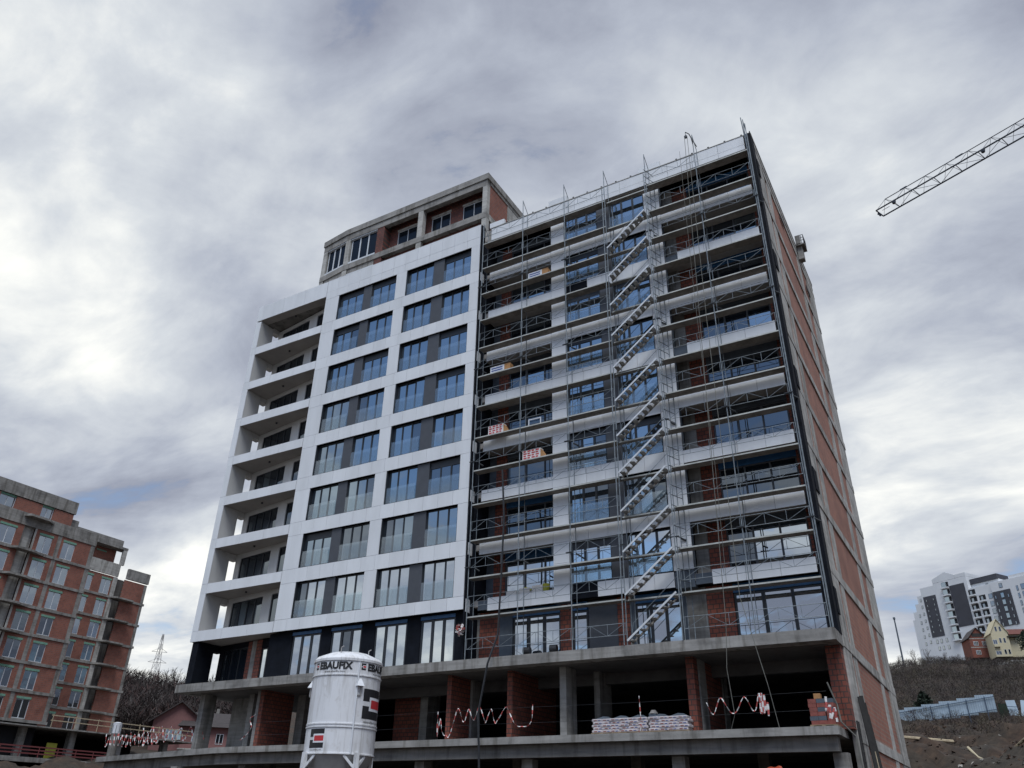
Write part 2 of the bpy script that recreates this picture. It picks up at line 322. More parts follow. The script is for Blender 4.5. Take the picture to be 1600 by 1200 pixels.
# ================================================================== THE APARTMENT BUILDING
AB = thing('apartment_building', 'tall unfinished apartment building, white panel cladding left, scaffolded loggias right, brick side wall', 'building')
F = lambda k: 8.66+3.0*k                       # floor levels of the flats
GAP = 0.015
def panels(x0, x1, z0, z1, y=0.0, step=1.06, t=0.05, name='cladding_panel', parent=AB, m='panel', skip=()):
    n = max(1, round((x1-x0)/step)); w = (x1-x0)/n
    for i in range(n):
        if i in skip: continue
        bx(name, m, parent, x0+i*w+GAP/2, x0+(i+1)*w-GAP/2, y+random.uniform(0, 0.005), y+t, z0+GAP/2, z1-GAP/2)
# --- floor slabs of the shell levels
slabA = MB().prism([(-20.3, -0.5), (17.88, -0.55), (17.88, 17.2), (-20.3, 17.2)], 8.08, 8.54); slabA.build('floor_slab', M['conc'], AB)
PB = [(17.45, -0.78), (17.45, 17), (-31, 19), (-31, 2.75), (-15.6, -0.78)]
MB().prism(PB, 4.66, 4.96).build('floor_slab', M['conc'], AB)
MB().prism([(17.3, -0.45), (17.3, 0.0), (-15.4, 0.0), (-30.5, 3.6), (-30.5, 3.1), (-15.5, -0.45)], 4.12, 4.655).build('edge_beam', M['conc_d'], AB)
# --- shell level between the slabs: brick cross walls and columns
def cross(x0, x1, y0, y1, z0=4.965, z1=8.06, m=None):
    b = MB(); b.box(x0, x1, y0, y1, z0, z1)
    me_ = b.mesh('cross_wall', [M['brick_y'], M['brick_x']]); me_.polygons[2].material_index = 1; me_.polygons[4].material_index = 1
    return put('cross_wall', me_, AB)
def column(x0, x1, y0, y1, z0=4.965, z1=8.06, m='conc'): return bx('column', m, AB, x0, x1, y0, y1, z0, z1)
for x0, x1, y1 in ((-1.12, -0.86, 2.35), (2.38, 2.68, 5.2), (11.36, 11.70, 1.15), (17.22, 17.52, 1.6), (-14.15, -13.85, 3.0), (-9.9, -9.6, 5.0)):
    cross(x0, x1, 0.6, y1)
for x0, x1, y0, y1 in ((-1.35, -0.75, 2.4, 3.2), (5.22, 5.55, 0.6, 1.7), (6.1, 6.4, 2.5, 3.9), (11.4, 11.75, 1.2, 2.1), (-16.1, -15.7, 1.6, 3.0), (-14.6, -14.2, 0.8, 1.5), (-13.6, -13.0, 3.1, 4.2), (-5.2, -4.7, 4.0, 5.2), (-19.2, -18.8, 0.6, 1.5), (-7.7, -7.3, 1.0, 1.9)):
    column(x0, x1, y0, y1)
bx('ceiling_shade', 'shell_shade', AB, -19.9, 17.4, 0.25, 13.8, 8.062, 8.077)  # added thin sheet under the slab, its dark colour paints the shade there
bx('cross_wall', 'brick_y', AB, 11.45, 11.7, 2.15, 4.6, 4.965, 8.06); column(11.3, 11.75, 4.65, 5.4)
bx('cross_wall', 'brick_x', AB, -7.2, -5.25, 4.3, 4.5, 4.965, 8.06); bx('cross_wall', 'brick_x', AB, -12.9, -10.2, 4.4, 4.6, 4.965, 8.06)
bx('cross_wall', 'conc', AB, -18.78, -16.15, 2.8, 3.0, 4.965, 8.06)
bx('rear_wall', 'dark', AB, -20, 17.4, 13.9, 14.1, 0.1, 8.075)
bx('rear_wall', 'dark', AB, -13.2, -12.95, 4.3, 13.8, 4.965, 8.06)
MB().box(-13.0, 17.3, 3.2, 3.5, 7.55, 8.06).build('edge_beam', M['shell_shade'], AB)  # beam darkened by the same painted shade colour
# lowest level
for x in (-20, -14.5, -8, -2.45, 3.5, 10.6, 16.95): column(x, x+0.55, 0.1, 0.65, 0.0, 4.11)
for x in (-17, -5, 0.5, 7, 13): column(x, x+0.5, 4.5, 5.0, 0.0, 4.6, 'conc_d')
# --- unseen dark box added behind the rooms to block light through the building
bx('light_block_core', 'dark', AB, -19.3, 17.4, 5.5, 16.9, 8.6, 35.2)
for k in range(1, 10):
    z = F(k)
    bx('floor_slab', 'soffit', AB, 0.06, 17.5, 0.52, 5.45, z-0.36, z-0.04)
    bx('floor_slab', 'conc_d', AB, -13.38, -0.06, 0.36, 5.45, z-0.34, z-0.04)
# --- white facade, main part
WX = [(-12.05, -9.86), (-9.09, -6.88), (-5.95, -3.77), (-2.87, -0.67)]
bx('backing_wall', 'wrap', AB, -13.37, -12.1, 0.07, 0.34, 11.18, 36.55); bx('backing_wall', 'wrap', AB, -6.84, -5.98, 0.07, 0.34, 11.18, 36.55); bx('backing_wall', 'wrap', AB, -0.66, -0.02, 0.07, 0.40, 11.18, 36.55)
def bandz(k): return (11.15, 11.83) if k == 0 else ((13.97+3*(k-1), 14.83+3*(k-1)) if k < 8 else (34.97, 36.62))
for k in range(9):
    z0, z1 = bandz(k)
    for x0, x1 in ((-12.09, -6.85), (-5.97, -0.67)): bx('backing_wall', 'wrap', AB, x0, x1, 0.07, 0.34, z0+0.03, z1-0.03)
    if k < 8:
        panels(-13.38, 0, z0, z1)
    else:
        panels(-13.38, 0, z0, 35.62); panels(-13.38, 0, 35.62, z1)
bx('coping', 'panel', AB, -13.38, 0.0, 0.0, 0.42, 36.62, 36.66)
for k in range(8):
    z0 = 11.83+3*k; z1 = 13.97+3*k
    for x0, x1 in ((-13.38, -12.1), (-6.86, -5.97), (-0.67, 0.0)): panels(x0, x1, z0, z1)
    for wi, (x0, x1) in enumerate(WX):
        q = random.random()
        top = 0.36 if q < 0.33 else 0.0
        g = ['glass', 'glass', 'glass']
        if k in (1, 2) and random.random() < 0.6: g = ['glass_m', 'glass_m', 'glass_m']  # most windows in these rows get panes that mirror less
        if k == 0: g = ['glass_l']*3
        if random.random() < 0.16: g[random.randrange(3)] = 'glass_m'
        window(AB, x0, 0.22, z0+0.02, x1-x0, z1-z0-0.03, 3, gls=tuple(g), bal=0.98, top=top)
    for x0, x1 in ((-9.86, -9.09), (-3.77, -2.87)): bx('grey_panel', 'grey_panel', AB, x0+0.012, x1-0.012, 0.12, 0.30, z0+0.02, z1-0.01)
    for x0, x1 in ((-12.1, -6.85), (-5.97, -0.67)):
        bx('window_sill', 'frame', AB, x0+0.01, x1-0.01, 0.012, 0.22, z0+0.004, z0+0.02)
        for xs in ((x0+0.004, x0+0.045), (x1-0.025, x1-0.004)): bx('window_reveal', 'frame', AB, xs[0], xs[1], 0.02, 0.22, z0+0.022, z1-0.003)
# --- black edge strip and return at the joint with the scaffolded half
bx('edge_strip', 'wrap', AB, 0.004, 0.10, 0.03, 0.44, 8.6, 36.6)
bx('end_wall', 'wrap', AB, 0.101, 0.28, 0.46, 5.4, 8.6, 35.4)
# --- storey under the white facade: black membrane, french windows
bx('membrane_wall', 'wrap', AB, -13.9, -12.06, 0.36, 0.60, 8.545, 11.14); bx('membrane_wall', 'wrap', AB, -9.85, -9.1, 0.36, 0.60, 8.545, 11.14)
bx('membrane_wall', 'wrap', AB, -6.87, -5.96, 0.36, 0.60, 8.545, 11.14); bx('membrane_wall', 'wrap', AB, -3.76, -2.88, 0.36, 0.60, 8.545, 11.14); bx('membrane_wall', 'wrap', AB, -0.66, 0.0, 0.36, 0.6, 8.545, 11.14)
for x0, x1 in WX:
    bx('membrane_wall', 'wrap', AB, x0, x1, 0.38, 0.60, 10.93, 11.14); bx('membrane_strip', 'blue', AB, x0, x1, 0.33, 0.355, 10.90, 11.08)
    window(AB, x0, 0.40, 8.55, x1-x0, 2.36, 3, gls=('glass_l', 'glass_l' if x0 != -9.09 else 'glass_b', 'glass_l'), mull=0.16, t=0.10)
# --- balcony wing
RW0, RW1 = (-19.95, 1.9), (-13.4, 0.9)
ang = atan2(RW1[1]-RW0[1], RW1[0]-RW0[0]); RWL = hypot(RW1[0]-RW0[0], RW1[1]-RW0[1])
def rwp(x): f = (x-RW0[0])/(RW1[0]-RW0[0]); return RW0[1]+f*(RW1[1]-RW0[1])
def rwall(x0, x1, z0, z1, m, th=0.2, name='balcony_wall'):
    nx_, ny_ = -sin(ang), cos(ang)
    p = [(x0, rwp(x0)), (x1, rwp(x1))]
    MB().prism([p[0], p[1], (p[1][0]+nx_*th, p[1][1]+ny_*th), (p[0][0]+nx_*th, p[0][1]+ny_*th)], z0, z1).build(name, M[m], AB)
for k in range(9):
    z0, z1 = (11.15, 11.80) if k == 0 else ((14.15+3*(k-1), 14.80+3*(k-1)) if k < 8 else (35.28, 36.65))
    panels(-19.95, -13.41, z0, z1, step=2.18)
    panels(-20.5, -19.95, z0, z1)
    poly = [(-20.45, 0.06), (-13.42, 0.06), (-13.42, 2.6), (-20.45, 2.6)]
    MB().prism(poly, z0+0.03, z1-0.16).build('balcony_slab', M['soffit'], AB)
    if 0 < k: 
        MB().box(-20.44, -19.96, 1.37, 2.1, z0-0.34, z0+0.025).build('lintel', M['plaster'], AB)
        put('ceiling_lamp', cached('lamp', lambda: MB().bar((0, 0, -0.09), (0, 0, 0), 0.07, 8).mesh('ceiling_lamp', M['frame'])), AB, (-17.2, 0.85, z0+0.025))
for k in range(8):
    zf = 11.66+3*k; zc = 14.16+3*k
    MB().box(-20.47, -19.97, 0.06, 1.36, zf-0.5+0.003, zc+0.013).build('balcony_fin', M['plaster'], AB)
    panels(-20.5, -19.95, 11.80+3*k, zc)
    zw0, zw1 = zf+0.04, zf+2.2
    rwall(-19.95, -19.40, zf-0.03, zc+0.02, 'plaster'); rwall(-16.10, -15.20, zf-0.03, zc+0.02, 'plaster'); rwall(-14.40, -13.42, zf-0.03, zc+0.02, 'plaster')
    rwall(-19.40, -16.10, zw1+0.005, zc+0.02, 'plaster'); rwall(-15.20, -14.40, zw1+0.005, zc+0.02, 'plaster')
    c_ = cos(ang)
    window(AB, -19.39, rwp(-19.39)+0.06, zw0, 3.28/c_, zw1-zw0, 4, rz=ang, gls=('glass_b', 'glass' if k % 3 == 0 else 'glass_b', 'glass_b', 'glass_b'))
    window(AB, -15.19, rwp(-15.19)+0.06, zw0, 0.78/c_, zw1-zw0, 1, rz=ang, gl='glass_b')
# storey 0 of the wing, still black
MB().box(-20.3, -19.75, 0.1, 1.36, 8.545, 11.14).build('membrane_wall', M['wrap'], AB)
MB().box(-20.3, -19.75, 1.37, 2.1, 10.75, 11.14).build('membrane_wall', M['wrap'], AB)
rwall(-19.75, -19.25, 8.545, 11.14, 'wrap'); rwall(-16.75, -16.35, 8.545, 11.14, 'brick_x'); rwall(-16.34, -15.9, 8.545, 11.14, 'conc'); rwall(-15.9, -15.35, 8.545, 11.14, 'brick_x'); rwall(-14.25, -13.5, 8.545, 11.14, 'wrap')
rwall(-19.25, -16.75, 10.86, 11.14, 'wrap'); rwall(-15.35, -14.25, 10.6, 11.14, 'wrap')
window(AB, -19.24, rwp(-19.24)+0.06, 8.56, 2.5, 2.28, 3, rz=ang, gl='glass_b'); window(AB, -15.34, rwp(-15.34)+0.06, 8.56, 1.1, 2.02, 2, rz=ang, gls=('glass_l', 'glass'))
# --- scaffolded half: bands, piers, window bay, loggias
BY = 0.42
LOG = [(0.58, 5.03), (12.2, 17.49)]; PIER = [(5.03, 5.93), (11.24, 12.2)]; BAY = (5.93, 11.24)
for k in range(8):
    zb0, zb1 = 11.03+3*k, 11.69+3*k
    # bands in front of the loggias
    for li, (x0, x1) in enumerate(LOG):
        xs = x0
        if k == 0: xs = 1.2 if li == 0 else 13.0
        if k in (4, 6) and li == 1: xs = 12.95
        panels(xs, x1, zb0, zb1, BY, 1.3)
        bx('balcony_edge', 'insul', AB, x0+0.02, x1-0.02, BY+0.055, BY+0.10, zb0+0.08, zb1-0.1)
    bx('return_panel', 'panel', AB, 0.105, 0.125, 0.05, 0.44, zb0, zb1)
    # band and windows of the bay
    bz0, bz1 = (11.08, 11.80) if k == 0 else (13.97+3*(k-1), 14.83+3*(k-1))
    panels(BAY[0] if k not in (0, 6) else 7.4, BAY[1], bz0, bz1, BY, 1.06)
    bx('backing_wall', 'wrap', AB, BAY[0], BAY[1], BY+0.06, BY+0.3, bz0+0.03, bz1-0.03)
    z0, z1 = 11.83+3*k, 13.97+3*k
    for x0, x1 in ((BAY[0]+0.04, 8.14), (9.02, 11.20)):
        q = random.random(); g = ['glass']*3
        if k in (1, 2) and random.random() < 0.6: g[random.randrange(3)] = 'glass_b'; g[2] = 'glass_b'
        if k == 0: g = ['glass_l']*3
        window(AB, x0, BY+0.2, z0+0.02, x1-x0, z1-z0-0.03, 3, gls=tuple(g), bal=0.98, top=0.3 if q < 0.3 else 0.0, mull=0.12)
    bx('grey_panel', 'grey_panel', AB, 8.15, 9.01, BY+0.1, BY+0.3, z0+0.02, z1-0.01)
    for x0, x1 in PIER:
        bx('backing_wall', 'insul', AB, x0+0.02, x1-0.02, BY+0.055, BY+0.45, 11.03+3*k, 14.02+3*k)
        if not (k == 0 and x0 > 10):
            panels(x0, x1, zb0, 11.83+3*k, BY)
        panels(x0, x1, 11.83+3*k, 12.95+3*k, BY); panels(x0, x1, 12.95+3*k, 14.03+3*k, BY)
    # loggia back walls
    zf = F(k+1)-0.04; zc = zf+2.68
    bx('loggia_wall', 'insul', AB, 0.29, 0.75, 1.7, 1.9, zf, zc); bx('brick_infill', 'brick_x', AB, 0.75, 1.45, 1.69, 1.9, zf, zc)
    bx('loggia_wall', 'blue' if k in (1, 0) else 'insul', AB, 1.45, 5.1, 1.7, 1.9, zf+2.28, zc)
    q = ('glass_l',)*3 if k == 0 else (('glass_b',)*3 if k < 4 else ('glass_b', 'glass', 'glass_b'))
    window(AB, 1.46, 1.74, zf+0.01, 3.62, 2.26, 3, gls=q, fr='grey_panel')
    bx('side_wall', 'plaster' if k % 2 else 'insul', AB, 5.1, 5.3, 0.52, 5.0, zf, zc)
    bx('column', 'conc', AB, 12.02, 12.62, 1.55, 1.9, zf, zc); bx('brick_infill', 'brick_x', AB, 12.62, 13.50, 1.69, 1.9, zf, zc)
    bx('loggia_wall', 'blue' if k in (1, 7, 5) else 'insul', AB, 13.50, 17.3, 1.7, 1.9, zf+2.28, zc)
    window(AB, 13.51, 1.74, zf+0.01, 3.7, 2.26, 3, gls=('glass_b', 'glass_l' if k == 0 else 'glass_b', 'glass_l' if k == 0 else ('glass' if k > 3 else 'glass_b')), fr='grey_panel')
    bx('brick_infill', 'brick_x', AB, 17.22, 17.52, 1.69, 1.9, zf, zc)
# parapet of the scaffolded half
panels(0.58, 17.49, 35.36, 35.72, BY, 1.5); panels(0.58, 17.49, 35.72, 36.38, BY, 1.5)
bx('parapet_wall', 'conc', AB, 0.3, 17.5, BY+0.06, BY+0.3, 35.35, 36.3)
bx('coping', 'conc_l', AB, 0.5, 17.5, BY-0.02, BY+0.32, 36.385, 36.43)
for x0, x1 in PIER + [(0.58, 1.3)]: panels(x0-0.15, x1+0.25, 36.44, 36.86, BY, 3, 0.2)
anchor = MB().box(-0.03, 0.03, -0.03, 0.03, 0, 0.17).box(-0.05, 0.05, -0.05, 0.05, 0.17, 0.2).mesh('anchor_stud', M['davit'])
for i in range(17):
    x = 1.7+i*0.98
    if not any(a-0.3 < x < b+0.4 for a, b in PIER): put('anchor_stud', anchor, AB, (x, BY+0.15, 36.43))
# storey 0 of the scaffolded half
zs0, zs1 = 8.545, 11.1
for x0, x1, mm in ((-0.0, 0.42, 'conc'), (0.42, 1.62, 'brick_x'), (1.62, 2.38, 'insul'), (5.1, 5.72, 'brick_x'), (8.12, 8.75, 'brick_x'), (8.75, 9.0, 'insul'), (11.3, 11.52, 'insul'), (11.52, 12.46, 'conc'), (12.46, 13.68, 'brick_x'), (17.5, 17.6, 'brick_x')):
    bx('ground_storey_wall', mm, AB, x0+0.003, x1-0.003, 1.0-0.012*(mm == 'conc'), 1.25, zs0, zs1)
for x0, x1, n, g in ((2.4, 5.08, 3, ('glass_l',)*3), (5.74, 6.56, 1, ('glass_l',)), (9.02, 11.28, 3, ('glass_l',)*3), (13.7, 17.48, 3, ('glass_l',)*3)):
    window(AB, x0, 1.06, 8.56, x1-x0, 2.12, n, gls=g, mull=0.14, t=0.09)
    bx('membrane_strip', 'blue', AB, x0, x1, 0.98, 1.2, 10.69, 11.08)
bx('shutter_panel', 'grey_panel', AB, 6.6, 8.1, 1.04, 1.2, 8.75, 11.08)
bx('membrane_strip', 'wrap', AB, 0.3, 17.6, 0.5, 0.95, 8.545, 8.70)
# --- brick side wall with its concrete frame
SX = 17.85
bx('end_wall', 'wrap', AB, 17.53, SX, 0.45, 1.15, 8.545, 36.5)
bx('side_wall', 'conc', AB, 17.6, SX-0.06, 1.16, 17.25, 0.0, 36.35)
bx('wall_end', 'brick_x', AB, 17.53, SX-0.04, 0.6, 1.155, 4.97, 8.07)
LV = [4.96, 8.54]+[F(k) for k in range(1, 10)]
cols = [(1.16, 3.0), (3.5, 4.45), (11.5, 12.6), (14.4, 17.28)]; inf = [(3.0, 3.5), (4.45, 11.5), (12.6, 14.4)]
for i, z in enumerate([0.0]+LV):
    zt = ([0.0]+LV+[36.4])[i+1] if i < len(LV) else 36.4
    lo = z if i == 0 else z+0.02; hi = zt-0.42 if i < len(LV) else 36.0
    if i < len(LV)+1 and hi > lo+0.3:
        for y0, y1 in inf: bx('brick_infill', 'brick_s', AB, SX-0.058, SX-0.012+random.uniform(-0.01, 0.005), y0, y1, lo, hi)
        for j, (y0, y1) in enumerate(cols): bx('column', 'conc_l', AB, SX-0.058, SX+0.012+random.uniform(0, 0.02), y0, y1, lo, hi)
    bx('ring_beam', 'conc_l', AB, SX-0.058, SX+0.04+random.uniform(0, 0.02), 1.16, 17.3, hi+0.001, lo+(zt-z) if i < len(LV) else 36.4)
bx('parapet_wall', 'conc', AB, 17.45, SX+0.06, 0.62, 17.3, 36.41, 36.62)
for y, zt in ((6.6, 34.8), (13.2, 33.6)): bx('wall_slot', 'dark', AB, SX+0.05, SX+0.09, y, y+1.2, zt, zt+0.3)
# loading platform high on the side wall
lp = bx('loading_platform', 'conc_d', AB, SX+0.07, SX+0.62, 12.0, 13.0, 36.42, 36.5)
for y in (12.05, 12.95):
    for x in (SX+0.45, SX+0.60): MB().bar((x, y, 36.55), (x, y, 37.25), 0.025).build('guard_post', M['davit'], lp)
for z in (36.8, 37.02, 37.25):
    MB().bar((SX+0.4, 12.05, z), (SX+0.60, 12.05, z), 0.02).build('guard_rail', M['davit'], lp); MB().bar((SX+0.60, 12.05, z), (SX+0.60, 12.95, z), 0.02).build('guard_rail', M['davit'], lp)
bx('side_board', 'conc_d', lp, SX+0.08, SX+0.4, 12.0, 12.08, 36.56, 37.25)
bx('platform_bracket', 'conc', AB, SX+0.07, SX+0.42, 12.2, 12.7, 35.4, 36.41)
for y, z, w_ in ((1.0, 33.8, 0.5), (1.1, 27.4, 0.7), (1.05, 20.2, 0.6), (1.1, 14.9, 0.8), (0.95, 9.4, 0.5)): bx('membrane_flap', 'wrap', AB, SX+0.05, SX+0.09, y, y+w_, z, z+1.1)
bx('membrane_edge', 'wrap', AB, SX+0.001, SX+0.05, 0.44, 1.158, 8.56, 36.6)
# --- penthouse storeys
PY = 1.7
def pprism(x0, x1, z0, z1, m, y=PY, th=0.3, name='wall'):
    """piece of the penthouse front; the front bends back west of x = -13.9"""
    def py(x): return y+max(0, -13.9-x)*0.13
    MB().prism([(x0, py(x0)), (x1, py(x1)), (x1, py(x1)+th), (x0, py(x0)+th)], z0, z1).build(name, M[m], AB)
def pfull(x0, x1, z0, z1, m, y=PY, th=0.3, name='wall'):
    if x0 < -13.9 < x1: pprism(x0, -13.9, z0, z1, m, y, th, name); pprism(-13.9, x1, z0, z1, m, y, th, name)
    else: pprism(x0, x1, z0, z1, m, y, th, name)
MB().prism([(-0.62, PY-0.08), (-13.9, PY-0.08), (-16.65, PY+0.28), (-16.9, 9), (-0.62, 9)], 42.5, 43.02).build('roof_slab', M['conc'], AB)
pfull(-16.6, -0.75, 41.95, 42.495, 'conc', PY, 0.4, 'ring_beam')
pfull(-16.6, -0.75, 38.95, 39.45, 'conc', PY-0.02, 0.4, 'ring_beam')
MB().prism([(-0.8, PY+0.45), (-13.9, PY+0.45), (-16.5, PY+0.85), (-16.7, 9), (-0.8, 9)], 38.9, 39.2).build('floor_slab', M['conc_d'], AB)
for x0, x1 in ((-1.12, -0.75), (-6.85, -6.4), (-13.95, -13.5), (-16.6, -16.15)):
    pfull(x0, x1, 39.455, 41.945, 'conc_l', PY+0.01, 0.4, 'column'); pfull(x0, x1, 35.7, 38.945, 'conc_l', PY+0.01, 0.4, 'column')
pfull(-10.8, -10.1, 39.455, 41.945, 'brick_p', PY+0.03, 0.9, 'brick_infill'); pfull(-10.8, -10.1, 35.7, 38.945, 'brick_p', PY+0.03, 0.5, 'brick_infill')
PW = 2.5
pw = [(-3.30, -1.40), (-6.12, -4.42), (-9.32, -7.40)]
edges = [-10.1]+[e for p in sorted(pw) for e in p]+[-0.8]
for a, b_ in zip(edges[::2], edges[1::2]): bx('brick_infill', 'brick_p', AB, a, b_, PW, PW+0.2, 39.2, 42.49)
for x0, x1 in pw:
    bx('brick_infill', 'brick_p', AB, x0, x1, PW+0.01, PW+0.2, 39.2, 40.14); bx('brick_infill', 'brick_p', AB, x0, x1, PW+0.01, PW+0.2, 41.75, 42.49)
    bx('lintel', 'conc_l', AB, x0-0.05, x1+0.05, PW-0.04, PW+0.2, 41.56, 41.74)
    window(AB, x0, PW+0.02, 40.15, x1-x0, 1.40, 2, gl='glass_k', fr='white_pvc', t=0.05, mull=0.06)
    bx('lintel', 'white_pvc', AB, x0-0.1, x1+0.1, PY+0.3, PY+0.42, 38.3, 38.5); bx('brick_infill', 'brick_p', AB, x0, x1, PY+0.32, PY+0.5, 38.5, 38.94)
for a, b_ in zip(edges[::2], edges[1::2]): bx('brick_infill', 'brick_p', AB, a, b_, PY+0.32, PY+0.5, 35.7, 38.94)
for z in (41.85, 42.05, 42.25): bx('brick_band', 'brick_p', AB, -10.0, -0.85, PW-0.03-(z-41.8)*0.05, PW-0.005, z, z+0.08)
for x0, x1, s in ((-13.40, -10.85, 0), (-16.05, -14.0, 1)):
    yy = PY+0.16+max(0, -13.9-x0)*0.13; rz = atan2(-0.13, 1) if s else 0
    w = (x1-x0)/cos(rz)
    window(AB, x0, yy, 39.62, w, 2.28, 3, rz=rz, gls=('glass_k',)*3, fr='white_pvc', mull=0.11, top=0.0)
    pfull(x0-0.08, x1+0.08, 41.86, 41.944, 'white_pvc', PY+0.04, 0.2, 'lintel'); pfull(x0-0.05, x1+0.05, 39.46, 39.61, 'white_pvc', PY-0.0, 0.3, 'window_sill')
    window(AB, x0, yy, 36.0, w, 2.3, 3, rz=rz, gls=('glass_k',)*3, fr='white_pvc', mull=0.11)
    pfull(x0-0.08, x1+0.08, 38.32, 38.5, 'white_pvc', PY+0.04, 0.2, 'lintel'); pfull(x0, x1, 38.505, 38.94, 'conc', PY+0.06, 0.3, 'wall')
bx('penthouse_side_wall', 'brick_b', AB, -1.0, -0.76, PY+0.42, 4.6, 39.46, 42.2); bx('penthouse_side_wall', 'conc_l', AB, -1.0, -0.73, 4.61, 8.9, 36, 42.49)
bx('penthouse_side_wall', 'brick_s', AB, -1.0, -0.76, PY+0.9, 4.6, 36, 38.9); bx('ring_beam', 'conc_l', AB, -1.02, -0.72, PY+0.42, 9, 38.91, 39.45); bx('ring_beam', 'conc', AB, -1.02, -0.70, PY+0.42, 9, 42.21, 42.49)
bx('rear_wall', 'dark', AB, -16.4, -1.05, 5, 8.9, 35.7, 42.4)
bx('roof_slab', 'conc_d', AB, -20.4, 17.5, 0.76, 17.2, 35.3, 35.66)

# ================================================================== SCAFFOLDING
SC = thing('scaffolding', 'steel tube scaffolding with stair flights and lattice guardrails before the loggias', 'scaffolding')
PX = [0.40, 3.37, 6.32, 9.05, 11.72, 14.75, 17.72]; YF, YR = -0.24, 0.33; ZB = 8.55
ZD = [8.66+2.0*k for k in range(1, 14)]
tops = [36.0, 36.75, 36.8, 36.7, 36.8, 36.9, 36.6]
TRM = MB().bar((0, YF, 0), (0.02, YR, 0), 0.020, 5).mesh('transom', M['steel'])
TIE = MB().beam((-0.25, YF-0.01, 0.02), (0.14, YF-0.06, 0), 0.05, 0.045).mesh('wall_tie', M['davit']); CPL = MB().bar((0.02, YR, 0.1), (0.25, YR+0.08, -0.05), 0.045, 6).mesh('coupler', M['davit'])
for i, x in enumerate(PX):
    MB().bar((x, YF, ZB), (x, YF, tops[i]+0.35), 0.026, 6).box(x-0.08, x+0.08, YF-0.08, YF+0.08, ZB-0.005, ZB+0.02).build('standard', M['steel'], SC)
    MB().bar((x+0.02, YR, ZB), (x+0.02, YR, tops[i]-0.3), 0.021, 6).box(x-0.06, x+0.10, YR-0.08, YR+0.08, ZB-0.005, ZB+0.02).build('standard', M['steel'], SC)
    for z in ZD: put('transom', TRM, SC, (x, 0, z-0.06))
    MB().bar((x, YF, tops[i]+0.3), (x+0.02, YR, tops[i]-0.35), 0.020, 5).build('transom', M['steel'], SC)
    for z in (13.2, 19.2, 25.2, 31.2): put('wall_tie', TIE, SC, (x, 0, z)); put('coupler', CPL, SC, (x, 0, z))
MB().bar((17.72, YF+0.1, 34.0), (17.62, YF+0.05, 37.2), 0.03, 6).build('standard', M['steel'], SC)
MB().bar((17.80, YF, ZB), (17.80, YF, 36.6), 0.026, 6).build('standard', M['steel'], SC)
def guard_mesh(Lb):
    b = MB(); h0, h1 = 0.52, 1.02; r = 0.0145
    b.bar((0, 0, h1), (Lb, 0, h1), r, 5).bar((0, 0, h0), (Lb, 0, h0), r, 5)
    for f in (0.015, 0.34, 0.66, 0.985): b.bar((f*Lb, 0, h0), (f*Lb, 0, h1), r*0.85, 4)
    for a, c in ((0.03, 0.33), (0.64, 0.35), (0.66, 0.97)):
        p, q = ((a*Lb, 0, h0), (c*Lb, 0, h1)) if a != 0.64 else ((a*Lb, 0, h0), (c*Lb, 0, h1))
        b.bar(p, q, r*0.8, 4)
    return b.mesh('guardrail', M['steel'])
for i in range(6):
    x0, x1 = PX[i], PX[i+1]; Lb = x1-x0
    gm = guard_mesh(Lb-0.06)
    y0 = YF+0.01 if i != 3 else 0.02
    dm = MB().box(0.0, Lb-0.05, 0.02, YR-y0-0.02, -0.05, 0.0, 0).box(0.0, Lb-0.05, 0.0, 0.018, -0.055, 0.012, 1)
    dm = dm.mesh('deck', [M['deck'], M['deck_e']])
    for k, z in enumerate(ZD):
        if k == 12 and i in (0,): pass
        put('deck', dm, SC, (x0+0.025, y0, z+0.006*((i+k) % 2)))
        if i != 3 and not (i == 5 and k == 12):
            put('guardrail', gm, SC, (x0+0.03, YF, z))
    if i != 3: put('guardrail', gm, SC, (x0+0.03, YF, ZB))
    elif True: pass
# stair flights in the fourth bay
SXA, SXB = 9.16, 11.58; YS0, YS1 = -0.52, -0.06; LH = 2.0
fl = MB()
stringer = MB().beam((0, 0, 0.10), (SXB-SXA, 0, LH), 0.035, 0.085).mesh('stringer', M['alu'])
stringer_b = MB().beam((0, 0, 0.02), (SXB-SXA, 0, LH-0.08), 0.035, 0.085).mesh('stringer', M['deck'])
tread = MB().box(-0.12, 0.10, 0.02, YS1-YS0-0.02, -0.02, 0.015).box(-0.125, -0.12, 0.02, YS1-YS0-0.02, -0.05, 0.015).mesh('tread', M['tread'])
for k in range(12):
    zb = ZB+0.08 if k == 0 else ZD[k-1]
    s = put('stair_flight', stringer, SC, (SXA, YS0, zb))
    put('stringer', stringer_b, s, (0, YS1-YS0, 0))
    for j in range(9):
        f = (j+0.5)/9; put('tread', tread, s, (f*(SXB-SXA)+0.05, 0, 0.02+f*(LH-0.05)))
    hr = MB()
    hr.bar((SXA+0.15, YS1-0.0, zb+0.95), (SXB, YS1, zb+LH+0.85), 0.014, 4); hr.bar((SXA, YS1+0.02, zb+0.1), (SXA+0.15, YS1, zb+0.95), 0.014, 4)
    hr.build('handrail', M['steel'], SC)
for x in (9.02, 9.30, 11.72, 12.02):
    for y in (YS0-0.03,):
        if x in (9.02, 11.72): MB().bar((x, y, ZB), (x, y, 35.3), 0.028, 6).build('standard', M['steel'], SC)
    if x in (9.30, 12.02): MB().bar((x, YR-0.05, ZB), (x, YR-0.05, 35.0), 0.024, 6).build('standard', M['steel'], SC)
for k in range(13):
    z = ZD[k]
    for dz_ in (0.0, 0.5, 1.0): MB().bar((11.72, YS0-0.03, z+dz_), (12.02, YR-0.05, z+dz_), 0.016, 4).build('end_rail', M['davit'], SC)
